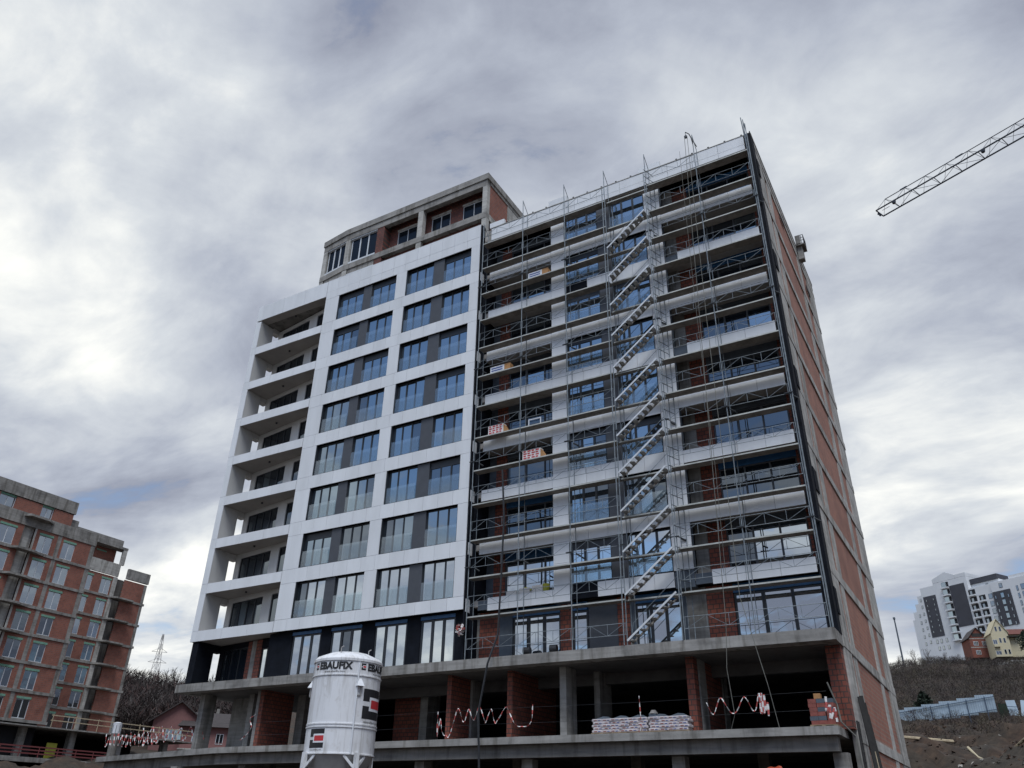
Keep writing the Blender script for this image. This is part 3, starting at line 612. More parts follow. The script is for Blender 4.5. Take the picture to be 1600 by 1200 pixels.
# hoist arm and pulley at the top, with its ropes
MB().tube([(14.75, YF, 36.5), (14.73, YF-0.15, 36.9), (14.66, YF-0.3, 37.1), (14.5, YF-0.45, 37.18)], 0.028, 6).bar((14.95, YF, 36.2), (14.72, YF-0.18, 36.9), 0.03, 5).build('hoist_arm', M['davit'], SC)
MB().bar((14.5, YF-0.51, 36.8), (14.5, YF-0.39, 36.8), 0.09, 12).bar((14.5, YF-0.45, 36.8), (14.5, YF-0.45, 37.18), 0.02, 4).build('pulley', M['davit'], SC)
def rope(label, pts, r=0.014, m='rope', cat='rope', name='rope', group=None):
    return tag(MB().tube(pts, r, 5).build(name, M[m]), label, cat, group)
rope('thin hoist rope hanging from the pulley, first from the stair side', [(14.42, YF-0.45, 36.8), (14.1, YF-0.75, 22), (13.75, YF-0.7, 9.0), (13.55, -0.85, 7.2), (13.6, -0.6, 5.5), (13.3, -0.3, 4.97)])
rope('thin hoist rope hanging from the pulley, nearest the brick side wall', [(14.58, YF-0.45, 36.8), (14.5, YF-0.75, 24), (14.45, YF-0.7, 10), (15.1, -0.82, 6.5), (15.25, -0.5, 4.97)])
rope('thin slack rope down the scaffold bay beside the hoist ropes', [(13.95, YF-0.12, 36.2), (13.85, YF-0.1, 26), (13.9, YF-0.12, 16), (13.8, YF-0.1, 10.8)], 0.010)
rope('black concrete hose hanging from the scaffold down past both slabs', [(2.35, YF-0.08, 18.3), (2.55, YF-0.12, 15.5), (2.45, YF-0.12, 12.0), (2.4, YF-0.2, 9.6), (2.15, -0.9, 8.2), (1.75, -0.95, 6.0), (1.85, -0.95, 4.5), (2.0, -1.0, 2.5), (2.2, -1.2, 0.1)], 0.05, 'rubber', 'hose', 'hose')

# ------------------------------------------------------------------ things lying on the scaffold decks
def carton(x, z, label, w=0.95, o=0.4):
    t_ = thing('carton', label, 'box', (x, -0.16, z+0.02), 0.0, 'white and orange cartons on the scaffold')
    MB().box(0, w, 0, 0.36, 0, 0.42).build('body', M['white'], t_); MB().box(w+0.003, w+o, 0, 0.36, 0, 0.42).build('side', M['orange' if o < 0 else 'carton'], t_)
    for i in range(2): MB().box(0.08, w-0.12, -0.004, -0.001, 0.10+0.15*i, 0.18+0.15*i).build('print', M['navy'], t_)
carton(1.25, ZD[7], 'white and orange carton on a scaffold deck near the white facade, the lower one')
carton(3.75, ZD[10], 'white and orange carton on a high scaffold deck beside the white pier')
def redpack(x, z, label, wd):
    t_ = thing('insulation_pack', label, 'package', (x, -0.16, z+0.02), 0.0, 'red and white packs on the scaffold')
    MB().box(0, wd, 0, 0.34, 0, 0.56).build('wrapper', M['tape_w'], t_)
    for i in range(4):
        for j in range(4): MB().box(0.06+j*(wd-0.1)/4, 0.06+j*(wd-0.1)/4+(wd-0.1)/4-0.05-0.05*((i+j) % 2), -0.004, -0.001, 0.05+0.13*i, 0.13+0.13*i).build('print', M['red'], t_)
    MB().add([(wd+0.003, 0, 0), (wd+0.33, 0, 0), (wd+0.003, 0, 0.5), (wd+0.003, 0.3, 0), (wd+0.33, 0.3, 0), (wd+0.003, 0.3, 0.5)], [(0, 1, 2), (5, 4, 3), (1, 4, 5, 2), (0, 2, 5, 3), (0, 3, 4, 1)]).build('flap', M['carton'], t_)
redpack(1.25, ZD[5], 'red printed pack on the deck close to the white facade, upper of the two', 1.0)
redpack(3.5, ZD[4], 'red printed pack on the deck beside the white pier, lower of the two', 1.1)
fr = MB(); fr.box(0, 0.8, 0, 0.03, 0, 0.06).box(0, 0.8, 0, 0.03, 0.42, 0.48).box(0, 0.06, 0.001, 0.029, 0.06, 0.42).box(0.74, 0.8, 0.001, 0.029, 0.06, 0.42)
o = tag(fr.build('small_frame', M['white']), 'small white frame standing on the scaffold deck beside the red pack', 'frame'); o.location = (3.75, 0.0, ZD[5]+0.02)
# tools and buckets behind the lowest left band
bk = thing('bucket', 'yellow bucket on the lowest loggia ledge beside the white pier', 'bucket', (4.45, 0.75, 11.70))
MB().bar((0, 0, 0), (0, 0, 0.4), 0.15, 12, 0, 0.19).build('body', M['yplast'], bk); MB().tube([(-0.19, 0, 0.4), (-0.12, 0, 0.6), (0.12, 0, 0.6), (0.19, 0, 0.4)], 0.012).build('handle', M['davit'], bk)
tag(MB().tube([(3.0+0.16*i, 0.7, 11.78+0.28*abs(sin(i*0.9))) for i in range(9)], 0.035, 6).build('cable_coil', M['yplast']), 'yellow cable loops lying on the lowest loggia ledge', 'cable')
t_ = thing('insulation_boards', 'pale insulation boards stood on the lowest loggia ledge', 'boards', (2.2, 0.62, 11.70))
for i in range(3): bx('board', 'tape_w', t_, 0.75*i, 0.6+0.75*i, 0, 0.3, 0, 0.25+0.06*i)
for x, c_, lb in ((3.3, 'rubber', 'dark round roll in front of the ground storey glass'), (4.75, 'rubber', 'small dark roll at the foot of the ground storey window')):
    tag(MB().bar((x, 0.55, 8.9), (x+0.35, 0.6, 8.9), 0.19, 14).build('membrane_roll', M[c_]), lb+(' near the hose' if x < 4 else ' beside the brick pier'), 'roll')

# ------------------------------------------------------------------ things on the open shell slab
SLB = 4.962
sackm = None
def sack_mesh():
    b = MB(); n = 8
    for zf, s in ((0, 0.86), (0.035, 1.0), (0.085, 1.0), (0.12, 0.84)): pass
    lv = [(0.0, 0.90), (0.03, 1.0), (0.09, 1.0), (0.118, 0.88)]
    vs = []
    for z, s in lv: vs += [(-0.235*s, -0.19*s, z), (0.235*s, -0.19*s, z), (0.235*s, 0.19*s, z), (-0.235*s, 0.19*s, z)]
    fs = [(3, 2, 1, 0), (12, 13, 14, 15)]
    for l in range(3): fs += [(4*l+i, 4*l+(i+1) % 4, 4*l+4+(i+1) % 4, 4*l+4+i) for i in range(4)]
    b.add(vs, fs); b.box(-0.14, 0.0, -0.196, -0.191, 0.045, 0.075, 1); b.box(0.05, 0.17, -0.196, -0.191, 0.045, 0.07, 2)
    return b.mesh('sack', [M['sack'], M['block_r'], M['navy']])
SKM = sack_mesh()
PALM = MB(); [PALM.box(-0.5, 0.5, -0.4+0.27*i, -0.25+0.27*i, 0.08, 0.11) for i in range(4)]; [PALM.box(-0.5+0.43*i, -0.36+0.43*i, -0.4, 0.55, 0, 0.08) for i in range(3)]
PALM = PALM.mesh('pallet', M['wood'])
names = ['nearest the grey column', 'second from the grey column', 'in the middle of the row', 'second from the brick wall end', 'nearest the brick wall end']
for i, x in enumerate((7.55, 8.38, 9.2, 10.18, 11.0)):
    t_ = thing('sack_stack', 'pallet of white printed sacks on the open slab, '+names[i], 'sacks', (x, 0.35, SLB), 0.0, 'pallets of sacks on the open slab')
    put('pallet', PALM, t_, (0, 0.0, 0)); rows = 5
    for r in range(rows):
        for c in range(2):
            for d in range(2): put('sack', SKM, t_, (-0.22+0.44*c+0.06*(r % 2)-0.03, -0.12+0.4*d+random.uniform(-0.02, 0.02), 0.112+0.112*r), random.uniform(-0.06, 0.06))
    MB().add([(-0.36, -0.25, 0), (0.40, -0.25, 0), (0.36, 0.4, 0.0), (-0.4, 0.4, 0), (-0.08, 0.0, 0.14), (0.16, 0.05, 0.12)], [(0, 1, 5, 4), (1, 2, 5), (2, 3, 4, 5), (3, 0, 4)]).build('cover_film', M['insul'], t_).location = (0, 0, 0.675)
t_ = thing('block_stack', 'tall pallet of red and grey blocks at the open slab corner by the brick wall', 'blocks', (16.85, 0.2, SLB), 0.0)
put('pallet', PALM, t_, (0, 0, 0))
BLM = MB().box(-0.15, 0.15, -0.12, 0.12, 0, 0.15).mesh('block', M['block_r']); BLG = MB().box(-0.15, 0.15, -0.12, 0.12, 0, 0.15).mesh('block', M['insul'])
for r in range(6):
    for c in range(3):
        for d in range(2): put('block', BLM if r % 2 == 0 or random.random() < .3 else BLG, t_, (-0.33+0.31*c+random.uniform(-.02, .02), -0.15+0.26*d, 0.115+0.156*r))
bx('carton', 'carton', t_, -0.25, 0.0, -0.2, 0.1, 1.06, 1.25)
t_ = thing('worker_box', 'small dark bin with a pale lid behind the gap in the sack row', 'bin', (9.75, 0.6, SLB))
MB().box(-0.16, 0.16, -0.16, 0.16, 0, 0.85).build('body', M['insul'], t_); MB().bar((0, 0, 0.855), (0, 0, 1.0), 0.2, 10, 0, 0.1).build('lid', M['stone'], t_)
t_ = thing('loose_boards', 'short pale boards lying between the grey column and the sacks', 'boards', (6.35, 0.1, SLB))
for i in range(3): bx('board', 'wood_l', t_, 0.02*i, 0.72, 0.18*i, 0.15+0.18*i, 0, 0.05)
# barrier tape
def tape(label, pts, w=0.034, y=-0.62):
    b = MB(); cnt = 0
    P = []
    Q = [pts[0]]+list(pts)+[pts[-1]]
    for a0, (x0, z0), (x1, z1), a3 in zip(Q, Q[1:], Q[2:], Q[3:]):      # rounded at the turns and sagging a little between them
        n = max(3, int(hypot(x1-x0, z1-z0)/0.075)); cr = lambda p, q, r, w_, f: 0.5*(2*q+(r-p)*f+(2*p-5*q+4*r-w_)*f*f+(3*q-p-3*r+w_)*f**3)
        sag = random.uniform(0.01, 0.06)
        P += [(cr(a0[0], x0, x1, a3[0], i/n)+random.gauss(0, 0.004), cr(a0[1], z0, z1, a3[1], i/n)-sag*sin(pi*i/n)) for i in range(n)]
    P.append(pts[-1])
    tw = random.uniform(0, 3)
    for i, ((x0, z0), (x1, z1)) in enumerate(zip(P, P[1:])):
        dx_, dz_ = x1-x0, z1-z0; l = hypot(dx_, dz_) or 1; nx_, nz_ = -dz_/l*w/2, dx_/l*w/2
        k0, k1 = 0.02*sin(i*0.7+tw), 0.02*sin((i+1)*0.7+tw)
        b.add([(x0-nx_, y-k0, z0-nz_), (x1-nx_, y-k1, z1-nz_), (x1+nx_, y+k1, z1+nz_), (x0+nx_, y+k0, z0+nz_),
               (x0-nx_, y-k0+.004, z0-nz_), (x1-nx_, y-k1+.004, z1-nz_), (x1+nx_, y+k1+.004, z1+nz_), (x0+nx_, y+k0+.004, z0+nz_)], [(0, 1, 2, 3), (7, 6, 5, 4), (0, 4, 5, 1), (3, 2, 6, 7)], (i//2) % 2)
    return tag(b.build('barrier_tape', [M['tape_w'], M['tape_r']]), label, 'tape', 'red and white tapes strung along the slab edge')
def zig(x0, x1, n, zt=6.25, zb=5.6): return [(x0+(x1-x0)*i/n, (zt if i % 2 == 0 else zb)+random.uniform(-0.08, 0.08)) for i in range(n+1)]
tape('red and white tape sagging in waves between the brick wall end and the hose', [(-0.75, 6.2), (-0.72, 5.1), (-0.6, 5.9), (-0.45, 5.3), (-0.2, 5.15), (0.0, 5.2), (0.4, 6.3), (0.75, 5.7), (1.0, 6.25), (1.3, 5.75), (1.6, 6.35), (1.95, 5.6)])
tape('red and white tape in front of the deep brick cross wall past the hose', [(1.95, 5.6), (2.25, 6.2), (2.45, 5.65), (2.6, 5.7), (3.05, 6.25), (3.5, 5.55), (3.9, 5.4), (4.35, 5.55), (4.45, 6.3)])
tape('short red and white tape between the sack stacks', [(9.6, 6.4), (9.62, 5.2), (9.5, 5.05), (9.85, 4.7)])
tape('red and white tape zigzag between the concrete column and the hoist ropes', [(12.5, 6.0), (12.75, 5.55), (13.1, 6.15), (13.55, 5.55), (14.05, 6.15), (14.4, 5.6), (14.62, 6.2)])
tape('bunched red tape hanging beside the hoist rope', [(14.66, 6.25), (14.66, 5.5), (14.74, 6.25), (14.78, 5.5), (14.84, 6.2), (14.86, 5.6), (14.95, 5.9), (14.93, 5.4)], 0.07)
tape('crumpled red tape hanging over the block pallet at the slab corner', [(17.15, 6.0), (17.1, 5.5), (17.25, 5.7), (17.2, 5.2), (17.4, 5.6), (17.42, 5.1)], 0.08)
tape('short red and white tape hanging under the slab beside the left brick wall', [(-13.0, 6.6), (-13.4, 6.4), (-13.2, 5.9), (-13.9, 5.3)])
tape('long red and white tape wound in tight waves along the far left slab edge', zig(-30, -24.5, 26, 6.3, 5.55), 0.055, 2.4)
tape('red and white tape in loose waves along the left slab edge by the pink house', zig(-24.3, -18.6, 13, 6.35, 5.55), 0.055, 0.9)
for z in (5.55, 6.2): rope('thin guard wire strung along the open slab edge, '+('lower' if z < 6 else 'upper')+' of the two', [(-17.5, -0.6, z), (-8, -0.6, z-0.06), (2, -0.6, z), (10, -0.6, z-0.05), (17.2, -0.6, z)], 0.004, 'davit', 'wire', 'guard_wire')
tb = MB()
for i in range(60):
    a_ = random.uniform(0, 2*pi); e_ = random.uniform(-1.2, 1.2); r_ = random.uniform(0.12, 0.24); c0 = Vector((cos(a_)*cos(e_)*r_, sin(a_)*cos(e_)*r_*0.7, sin(e_)*r_*1.2))
    t1 = Vector((random.gauss(0, 1), random.gauss(0, 1), random.gauss(0, 1))).normalized()*0.09; t2 = c0.cross(t1).normalized()*0.05
    tb.add([c0-t1-t2, c0+t1-t2, c0+t1+t2, c0-t1+t2, (c0-t1-t2)*0.93, (c0+t1-t2)*0.93, (c0+t1+t2)*0.93, (c0-t1+t2)*0.93], [(0, 1, 2, 3), (7, 6, 5, 4), (0, 4, 5, 1), (1, 5, 6, 2), (2, 6, 7, 3), (3, 7, 4, 0)], i % 3 == 0)
o = tag(tb.build('tape_bundle', [M['tape_w'], M['tape_r']]), 'crumpled red and white bundle tied to the scaffold foot beside the white facade', 'bundle'); o.location = (0.12, YF-0.12, 10.05)
MB_ = MB().tube([(17.3, -0.7, 6.5), (17.5, -0.5, 5.7), (17.55, -0.55, 5.1), (17.95, -0.3, 4.6), (18.0, -0.2, 3.0)], 0.03, 6)
tag(MB_.build('cable', M['rope']), 'pale cable looping down the slab corner by the brick wall', 'cable')
# boards and bars leaning against the foot of the side wall
for i, (y, top_, w, c_, lb) in enumerate(((2.2, 6.9, 0.15, 'wood_d', 'wide dark board leaning on the side wall, closest to the slab corner'), (2.75, 7.0, 0.14, 'wood_d', 'dark board leaning on the side wall, second from the slab corner'),
        (3.3, 6.8, 0.13, 'wood_d', 'dark board leaning on the side wall, third from the slab corner'), (3.8, 6.4, 0.09, 'wood_d', 'thin dark post leaning on the brick side wall'),
        (2.6, 4.9, 0.12, 'wood_l', 'pale timber prop leaning against the foot of the side wall'), (4.3, 4.4, 0.11, 'wood', 'brown timber prop leaning at the foot of the brick side wall'))):
    tag(MB().beam((SX+0.42, y+0.2, 0.9), (SX+0.12+(0.12 if i > 3 else 0), y, top_-0.6), 0.05, w).build('leaning_board', M[c_]), lb, 'board')
b = MB()
for z in np.arange(0.3, 4.9, 0.32): b.bar((18.0, 0.2, z), (18.0, 0.55, z), 0.03, 5)
b.bar((18.0, 0.2, 0), (18.0, 0.2, 5.2), 0.04, 6).bar((18.0, 0.55, 0), (18.0, 0.55, 5.2), 0.04, 6)
tag(b.build('ladder', M['wood_d']), 'dark rusty ladder standing at the slab corner by the side wall', 'ladder')

# ================================================================== CEMENT SILO
R0 = 1.17; SLO = Vector((3.09, -11.8, 0)); toC = atan2(CAM[1]-SLO.y, CAM[0]-SLO.x)
SI = thing('cement_silo', 'white cylindrical dry mortar silo with black lettering and red logos on steel legs', 'silo', tuple(SLO))
def lathe(prof, n=48):
    b = MB(); vs = []
    for r, z in prof: vs += [(r*cos(2*pi*i/n), r*sin(2*pi*i/n), z) for i in range(n)]
    fs = [(l*n+i, l*n+(i+1) % n, (l+1)*n+(i+1) % n, (l+1)*n+i) for l in range(len(prof)-1) for i in range(n)]
    return b.add(vs, fs)
def smooth(o, ang_=35):
    for p in o.data.polygons: p.use_smooth = True
    try: o.data.set_sharp_from_angle(angle=radians(ang_))
    except Exception: pass
    return o
body = smooth(lathe([(R0, 3.46), (R0, 6.35)]).build('body', M['silo'], SI))
smooth(lathe([(R0+0.004, 6.35), (R0+0.03, 6.36), (R0+0.03, 6.44), (R0-0.06, 6.55), (R0*0.6, 6.72), (0.2, 6.80), (0.001, 6.80)]).build('dome', M['silo'], SI))
for z in (5.90, 4.36, 4.27, 3.46): smooth(lathe([(R0, z-0.03), (R0+0.028, z-0.02), (R0+0.028, z+0.02), (R0, z+0.03)]).build('ring_seam', M['silo'], SI))
smooth(lathe([(R0-0.01, 3.45), (0.25, 1.7), (0.2, 1.2), (0.001, 1.2)]).build('hopper', M['grey_cone'], SI))
for i in range(4):
    a_ = toC+radians(28)+i*pi/2
    p = Vector((cos(a_), sin(a_), 0)); leg = MB().beam(p*(R0+0.06)+Vector((0, 0, 3.5)), p*(R0+0.16), 0.14, 0.14)
    l = leg.build('leg', M['silo'], SI)
    q = Vector((-p.y, p.x, 0))
    for s in (-1, 1):
        MB().beam(p*(R0+0.06)+Vector((0, 0, 3.0)), p*(R0-0.05)*cos(0.35)+q*s*(R0-0.05)*sin(0.35)+Vector((0, 0, 3.42)), 0.08, 0.08).build('gusset', M['silo'], l)
    a2 = a_+pi/2; p2 = Vector((cos(a2), sin(a2), 0))
    MB().bar(p*(R0+0.1)+Vector((0, 0, 2.6)), p2*(R0+0.14)+Vector((0, 0, 0.6)), 0.04, 6).build('brace', M['silo'], SI)
def curved(b, x0, x1, z0, z1, ac, off, mi=0, n=6):
    """patch on the shell: x runs to the right as seen from the camera side"""
    rr = R0+off
    for i in range(n):
        xa = x0+(x1-x0)*i/n; xb = x0+(x1-x0)*(i+1)/n
        A0 = toC+ac+xa/R0; A1 = toC+ac+xb/R0
        b.add([(rr*cos(A0), rr*sin(A0), z0), (rr*cos(A1), rr*sin(A1), z0), (rr*cos(A1), rr*sin(A1), z1), (rr*cos(A0), rr*sin(A0), z1)], [(0, 1, 2, 3)], mi)
def logo(ac, z0, h, w):
    b = MB()
    curved(b, -w/2, w/2, z0+0.58*h, z0+h, ac, 0.004); curved(b, -w/2, w/2, z0, z0+0.42*h, ac, 0.004)
    curved(b, -w/2+0.28*w, w/2+0.02*w, z0+0.27*h, z0+0.73*h, ac, 0.007, 1); curved(b, -w/2+0.36*w, w/2-0.02*w, z0+0.36*h, z0+0.64*h, ac, 0.010, 2)
    b.build('logo', [M['black'], M['white'], M['red']], SI)
def curved_text(body_, size, ac, z, bold=0.0, name='lettering', align='CENTER'):
    cu = bpy.data.curves.new('t', 'FONT'); cu.body = body_; cu.size = size; cu.align_x = align; cu.offset = bold; cu.resolution_u = 3
    ob = bpy.data.objects.new('t', cu); COL.objects.link(ob); bpy.context.view_layer.update()
    me_ = bpy.data.meshes.new_from_object(ob.evaluated_get(bpy.context.evaluated_depsgraph_get())); bpy.data.objects.remove(ob)
    for v in me_.vertices:
        a_ = toC+ac+v.co.x/R0; v.co = (cos(a_)*(R0+0.012), sin(a_)*(R0+0.012), z+v.co.y)
    me_.materials.clear(); me_.materials.append(M['black']); me_.update()
    put(name, me_, SI)
for i in range(4):
    ac = radians(-24+i*88)
    curved_text('EBAUFIX', 0.315, ac, 6.085, 0.015); curved_text('www.ebaufix.com', 0.105, ac+0.02, 5.965)
    logo(ac-radians(37.5), 6.08, 0.215, 0.17)
logo(radians(-42), 3.62, 0.58, 0.60); curved_text('www.ebaufix.com', 0.07, radians(-42), 3.545)
logo(radians(56), 4.55, 0.95, 1.0); curved_text('www.ebaufix.com', 0.115, radians(56), 4.42)
logo(radians(150), 4.55, 0.95, 1.0); logo(radians(235), 4.55, 0.95, 1.0)
def fitting(ac, z, s=1.0):
    A0 = toC+ac; p = Vector((cos(A0), sin(A0), 0)); q = Vector((-p.y, p.x, 0)); c = p*R0+Vector((0, 0, z)); b = MB()
    b.add([c-q*0.13*s, c+q*0.13*s, c+p*0.14*s-q*0.13*s, c+p*0.14*s+q*0.13*s, c+Vector((0, 0, 0.25*s))-q*0.05, c+Vector((0, 0, 0.25*s))+q*0.05], [(0, 2, 3, 1), (2, 4, 5, 3), (0, 4, 2), (1, 3, 5), (0, 1, 5, 4)])
    b.build('lifting_lug', M['white'], SI)
    b = MB().beam(c+p*0.03-Vector((0, 0, 0.02))+q*0.05, c+p*0.03-Vector((0, 0, 0.28))+q*0.05, 0.03, 0.03).beam(c+p*0.03-Vector((0, 0, 0.28))-q*0.06, c+p*0.03-Vector((0, 0, 0.28))+q*0.06, 0.03, 0.03); b.build('ladder_hook', M['grey_cone'], SI)
fitting(radians(22), 5.55); fitting(radians(-88), 5.55); fitting(radians(130), 5.55)
A0 = toC+radians(18); p = Vector((cos(A0), sin(A0), 0))
MB().bar(p*(R0+0.03)+Vector((0, 0, 3.45)), p*(R0+0.03)+Vector((0, 0, 6.3)), 0.028, 6).build('fill_pipe', M['white'], SI)
for a_, r_ in ((radians(60), 0.75), (radians(-20), 0.9)):
    p = Vector((cos(toC+a_), sin(toC+a_), 0))*r_; MB().tube([p+Vector((0, 0, 6.55)), p+Vector((0, 0, 6.82)), p+Vector((0.1, 0, 6.86))], 0.02, 5).build('roof_handle', M['grey_cone'], SI)

# ================================================================== BRICK BLOCK TO THE LEFT (front along Y, facing +X)
BB = thing('brick_apartment_block', 'raw red brick apartment block with green lintels at the left edge of the photo', 'building', (-75, 0, 0))
XF, XB = 0.0, -11.0                 # local front planes of the two stepped volumes
def by(name, m, x, y0, y1, z0, z1, th=0.25): return bx(name, m, BB, x-th, x, y0, y1, z0, z1)
LVL = [10.8+3.08*k for k in range(8)]
bx('core', 'dark', BB, -11.5, -1.4, -12, 25.3, 7, 33.5); bx('core', 'dark', BB, -24, -12.4, 26, 42.0, 7, 32.3)
def bwin(x, y, z, w, h, n, gl): 
    o_ = window(BB, x, y, z, w, h, n, rz=pi/2, gl=gl, fr='white_pvc', t=0.06, mull=0.1); return o_
def bfloor(z, x, openings, y0, y1, ztop):
    """brick strips between the window openings of one storey"""
    e = y0
    for (a, c) in sorted(openings):
        if a > e: by('brick_infill', 'brick_b', x, e, a, z+0.16, ztop-0.16)
        e = c
    if y1 > e: by('brick_infill', 'brick_b', x, e, y1, z+0.16, ztop-0.16)
for k in range(7):
    z = LVL[k]; zt = LVL[k]+3.08
    wa = [(9.2, 10.9), (13.1, 15.1), (18.05, 19.75), (21.2, 22.85)]
    bfloor(z, XF, wa+[(15.9, 17.3)], -10, 24.9, zt)
    for a, c in wa:
        by('window_sill', 'conc', XF+0.02, a, c, z+0.16, z+0.24); by('lintel', 'green', XF+0.03, a-0.06, c+0.06, z+2.32, z+2.56)
        by('brick_infill', 'brick_b', XF, a, c, z+2.565, zt-0.16)
        bwin(XF-0.08, a, z+0.25, c-a, 2.06, 2, 'glass_far' if k > 3 else 'glass_b')
    by('recess_wall', 'conc_l', XF-0.40, 15.5, 17.6, z+0.1, zt-0.1); by('column', 'conc_l', XF+0.03, 17.3, 17.55, z+0.16, zt-0.16)
    by('column', 'conc', XF+0.025, 20.35, 20.85, z+0.16, zt-0.16); by('column', 'conc', XF+0.025, 24.9, 25.45, z+0.16, zt-0.16)
    by('ring_beam', 'conc', XF+0.12, -10, 25.6, z-0.155, z+0.155)
    MB().prism([(XF+0.125, 15.0), (XF+0.125, 19.2), (XF+0.9, 17.4), (XF+0.9, 15.4)], z-0.14, z+0.10).build('balcony_slab', M['conc'], BB)
    # set-back volume
    wb = [(32.25, 33.1), (34.5, 36.05)]
    bfloor(z, XB, wb+[(36.95, 38.2)], 25, 42.0, zt)
    for a, c in wb:
        by('lintel', 'green', XB+0.03, a-0.06, c+0.06, z+2.32, z+2.56); by('window_sill', 'conc', XB+0.02, a, c, z+0.16, z+0.24); by('brick_infill', 'brick_b', XB, a, c, z+2.565, zt-0.16)
        bwin(XB-0.08, a, z+0.25, c-a, 2.06, 2 if c-a > 1 else 1, 'glass_far' if k > 3 else 'glass_b')
    by('column', 'conc_l', XB+0.05, 36.25, 36.94, z+0.16, zt-0.16); by('recess_wall', 'conc_d', XB-0.9, 36.6, 38.6, z+0.1, zt-0.1); by('column', 'conc', XB+0.025, 41.6, 42.05, z+0.16, zt-0.16)
    by('ring_beam', 'conc', XB+0.12, 25, 42.25, z-0.155, z+0.155)
    MB().prism([(XB+0.125, 36.3), (XB+0.125, 40.2), (XB+0.85, 39.9), (XB+0.9, 37.1)], z-0.10, z+0.12).build('balcony_slab', M['conc'], BB)
by('parapet_wall', 'conc', XF+0.1, -10, 25.5, 32.2, 33.7)
bfloor(33.5, XF-0.40, [(12.2, 14.2), (17.5, 19.1)], -10, 21.7, 35.5)
for a, c in ((12.2, 14.2), (17.5, 19.1)): 
    by('lintel', 'green', XF-0.56, a-0.06, c+0.06, 35.2, 35.42); bwin(XF-0.68, a, 33.7, c-a, 1.5, 2, 'glass_far')
by('column', 'conc_l', XF-0.56, 16.4, 17.3, 33.6, 35.4); by('column', 'conc_l', XF-0.56, 19.9, 20.5, 33.6, 35.4)
by('parapet_wall', 'conc', XF-0.3, -10, 21.9, 35.45, 37.0, 0.6); MB().prism([(XF+0.1, 15.4), (XF+0.1, 19.3), (XF+1.0, 18.2), (XF+1.0, 15.8)], 33.2, 33.45).build('balcony_slab', M['conc'], BB)
by('parapet_wall', 'conc', XF-0.8, 21.95, 22.9, 33.7, 34.9); by('parapet_wall', 'conc', XF-0.8, 22.95, 24.6, 33.7, 34.2)
by('parapet_wall', 'conc', XB+0.1, 38.4, 42.2, 32.4, 33.9, 0.4); by('parapet_wall', 'conc', XB+0.1, 25, 36.4, 36.7, 37.6, 0.5); by('parapet_wall', 'conc_l', XB+0.12, 28, 36.9, 32.3, 34.1); 
by('ring_beam', 'conc', XB+0.14, 28, 37.4, 36.35, 36.69, 1.6); by('column', 'conc_l', XB+0.12, 36.75, 37.35, 34.1, 36.34, 0.4); by('brick_infill', 'brick_b', XB-1.4, 26, 36.55, 34.0, 36.34)
by('lintel', 'green', XB-1.36, 33.4, 35.0, 35.7, 35.9); bwin(XB-1.48, 33.4, 34.3, 1.6, 1.4, 2, 'glass_b')
# podium
bx('podium_slab', 'conc', BB, -25, 0.5, -12, 47, 10.3, 10.44); bx('podium_slab', 'conc', BB, -25, 1.0, -12, 35, 6.6, 7.1)
for y in (8, 15.5, 23.2, 29.5, 36, 43): bx('column', 'conc', BB, -1.6, -0.8, y, y+0.8, 7.11, 10.29)
bx('podium_wall', 'dark', BB, -9, -8.7, -12, 44, 7.11, 10.29)
g = MB()
for y in np.arange(9, 35, 2.3): g.bar((0.8, y, 7.1), (0.8, y, 8.25), 0.05, 5)
for z in (7.5, 7.85, 8.2): g.beam((0.8, 9, z), (0.8, 34.5, z), 0.04, 0.14)
g.build('guardrail', M['guard'], BB)
g = MB()
for y in np.arange(26, 47, 3): g.bar((0.3, y, 10.44), (0.3, y, 11.9), 0.04, 5)
for z in (11.2, 11.75): g.beam((0.3, 25.8, z), (0.3, 46.5, z), 0.04, 0.10)
g.build('guardrail', M['wood_l'], BB)
bx('timber_sheet', 'yplast', BB, -1.2, -1.1, 27.0, 28.3, 7.12, 8.9)
tk = thing('water_tank', 'round white water tank standing beside the raw brick block', 'tank', (-55.6, 21.2, 0))
gz_ = 8.75
MB().bar((0, 0, 0), (0, 0, gz_), 0.4, 8).build('stand', M['conc_d'], tk)
smooth(lathe([(0.001, gz_), (0.40, gz_+0.01), (0.42, gz_+0.4), (0.42, gz_+0.8), (0.45, gz_+1.0), (0.15, gz_+1.08), (0.001, gz_+1.08)], 24).build('shell', M['white'], tk))
for i in range(8): MB().bar((0.44*cos(i*pi/4), 0.44*sin(i*pi/4), gz_), (0.44*cos(i*pi/4), 0.44*sin(i*pi/4), gz_+0.8), 0.02, 4).build('cage_bar', M['steel'], tk)

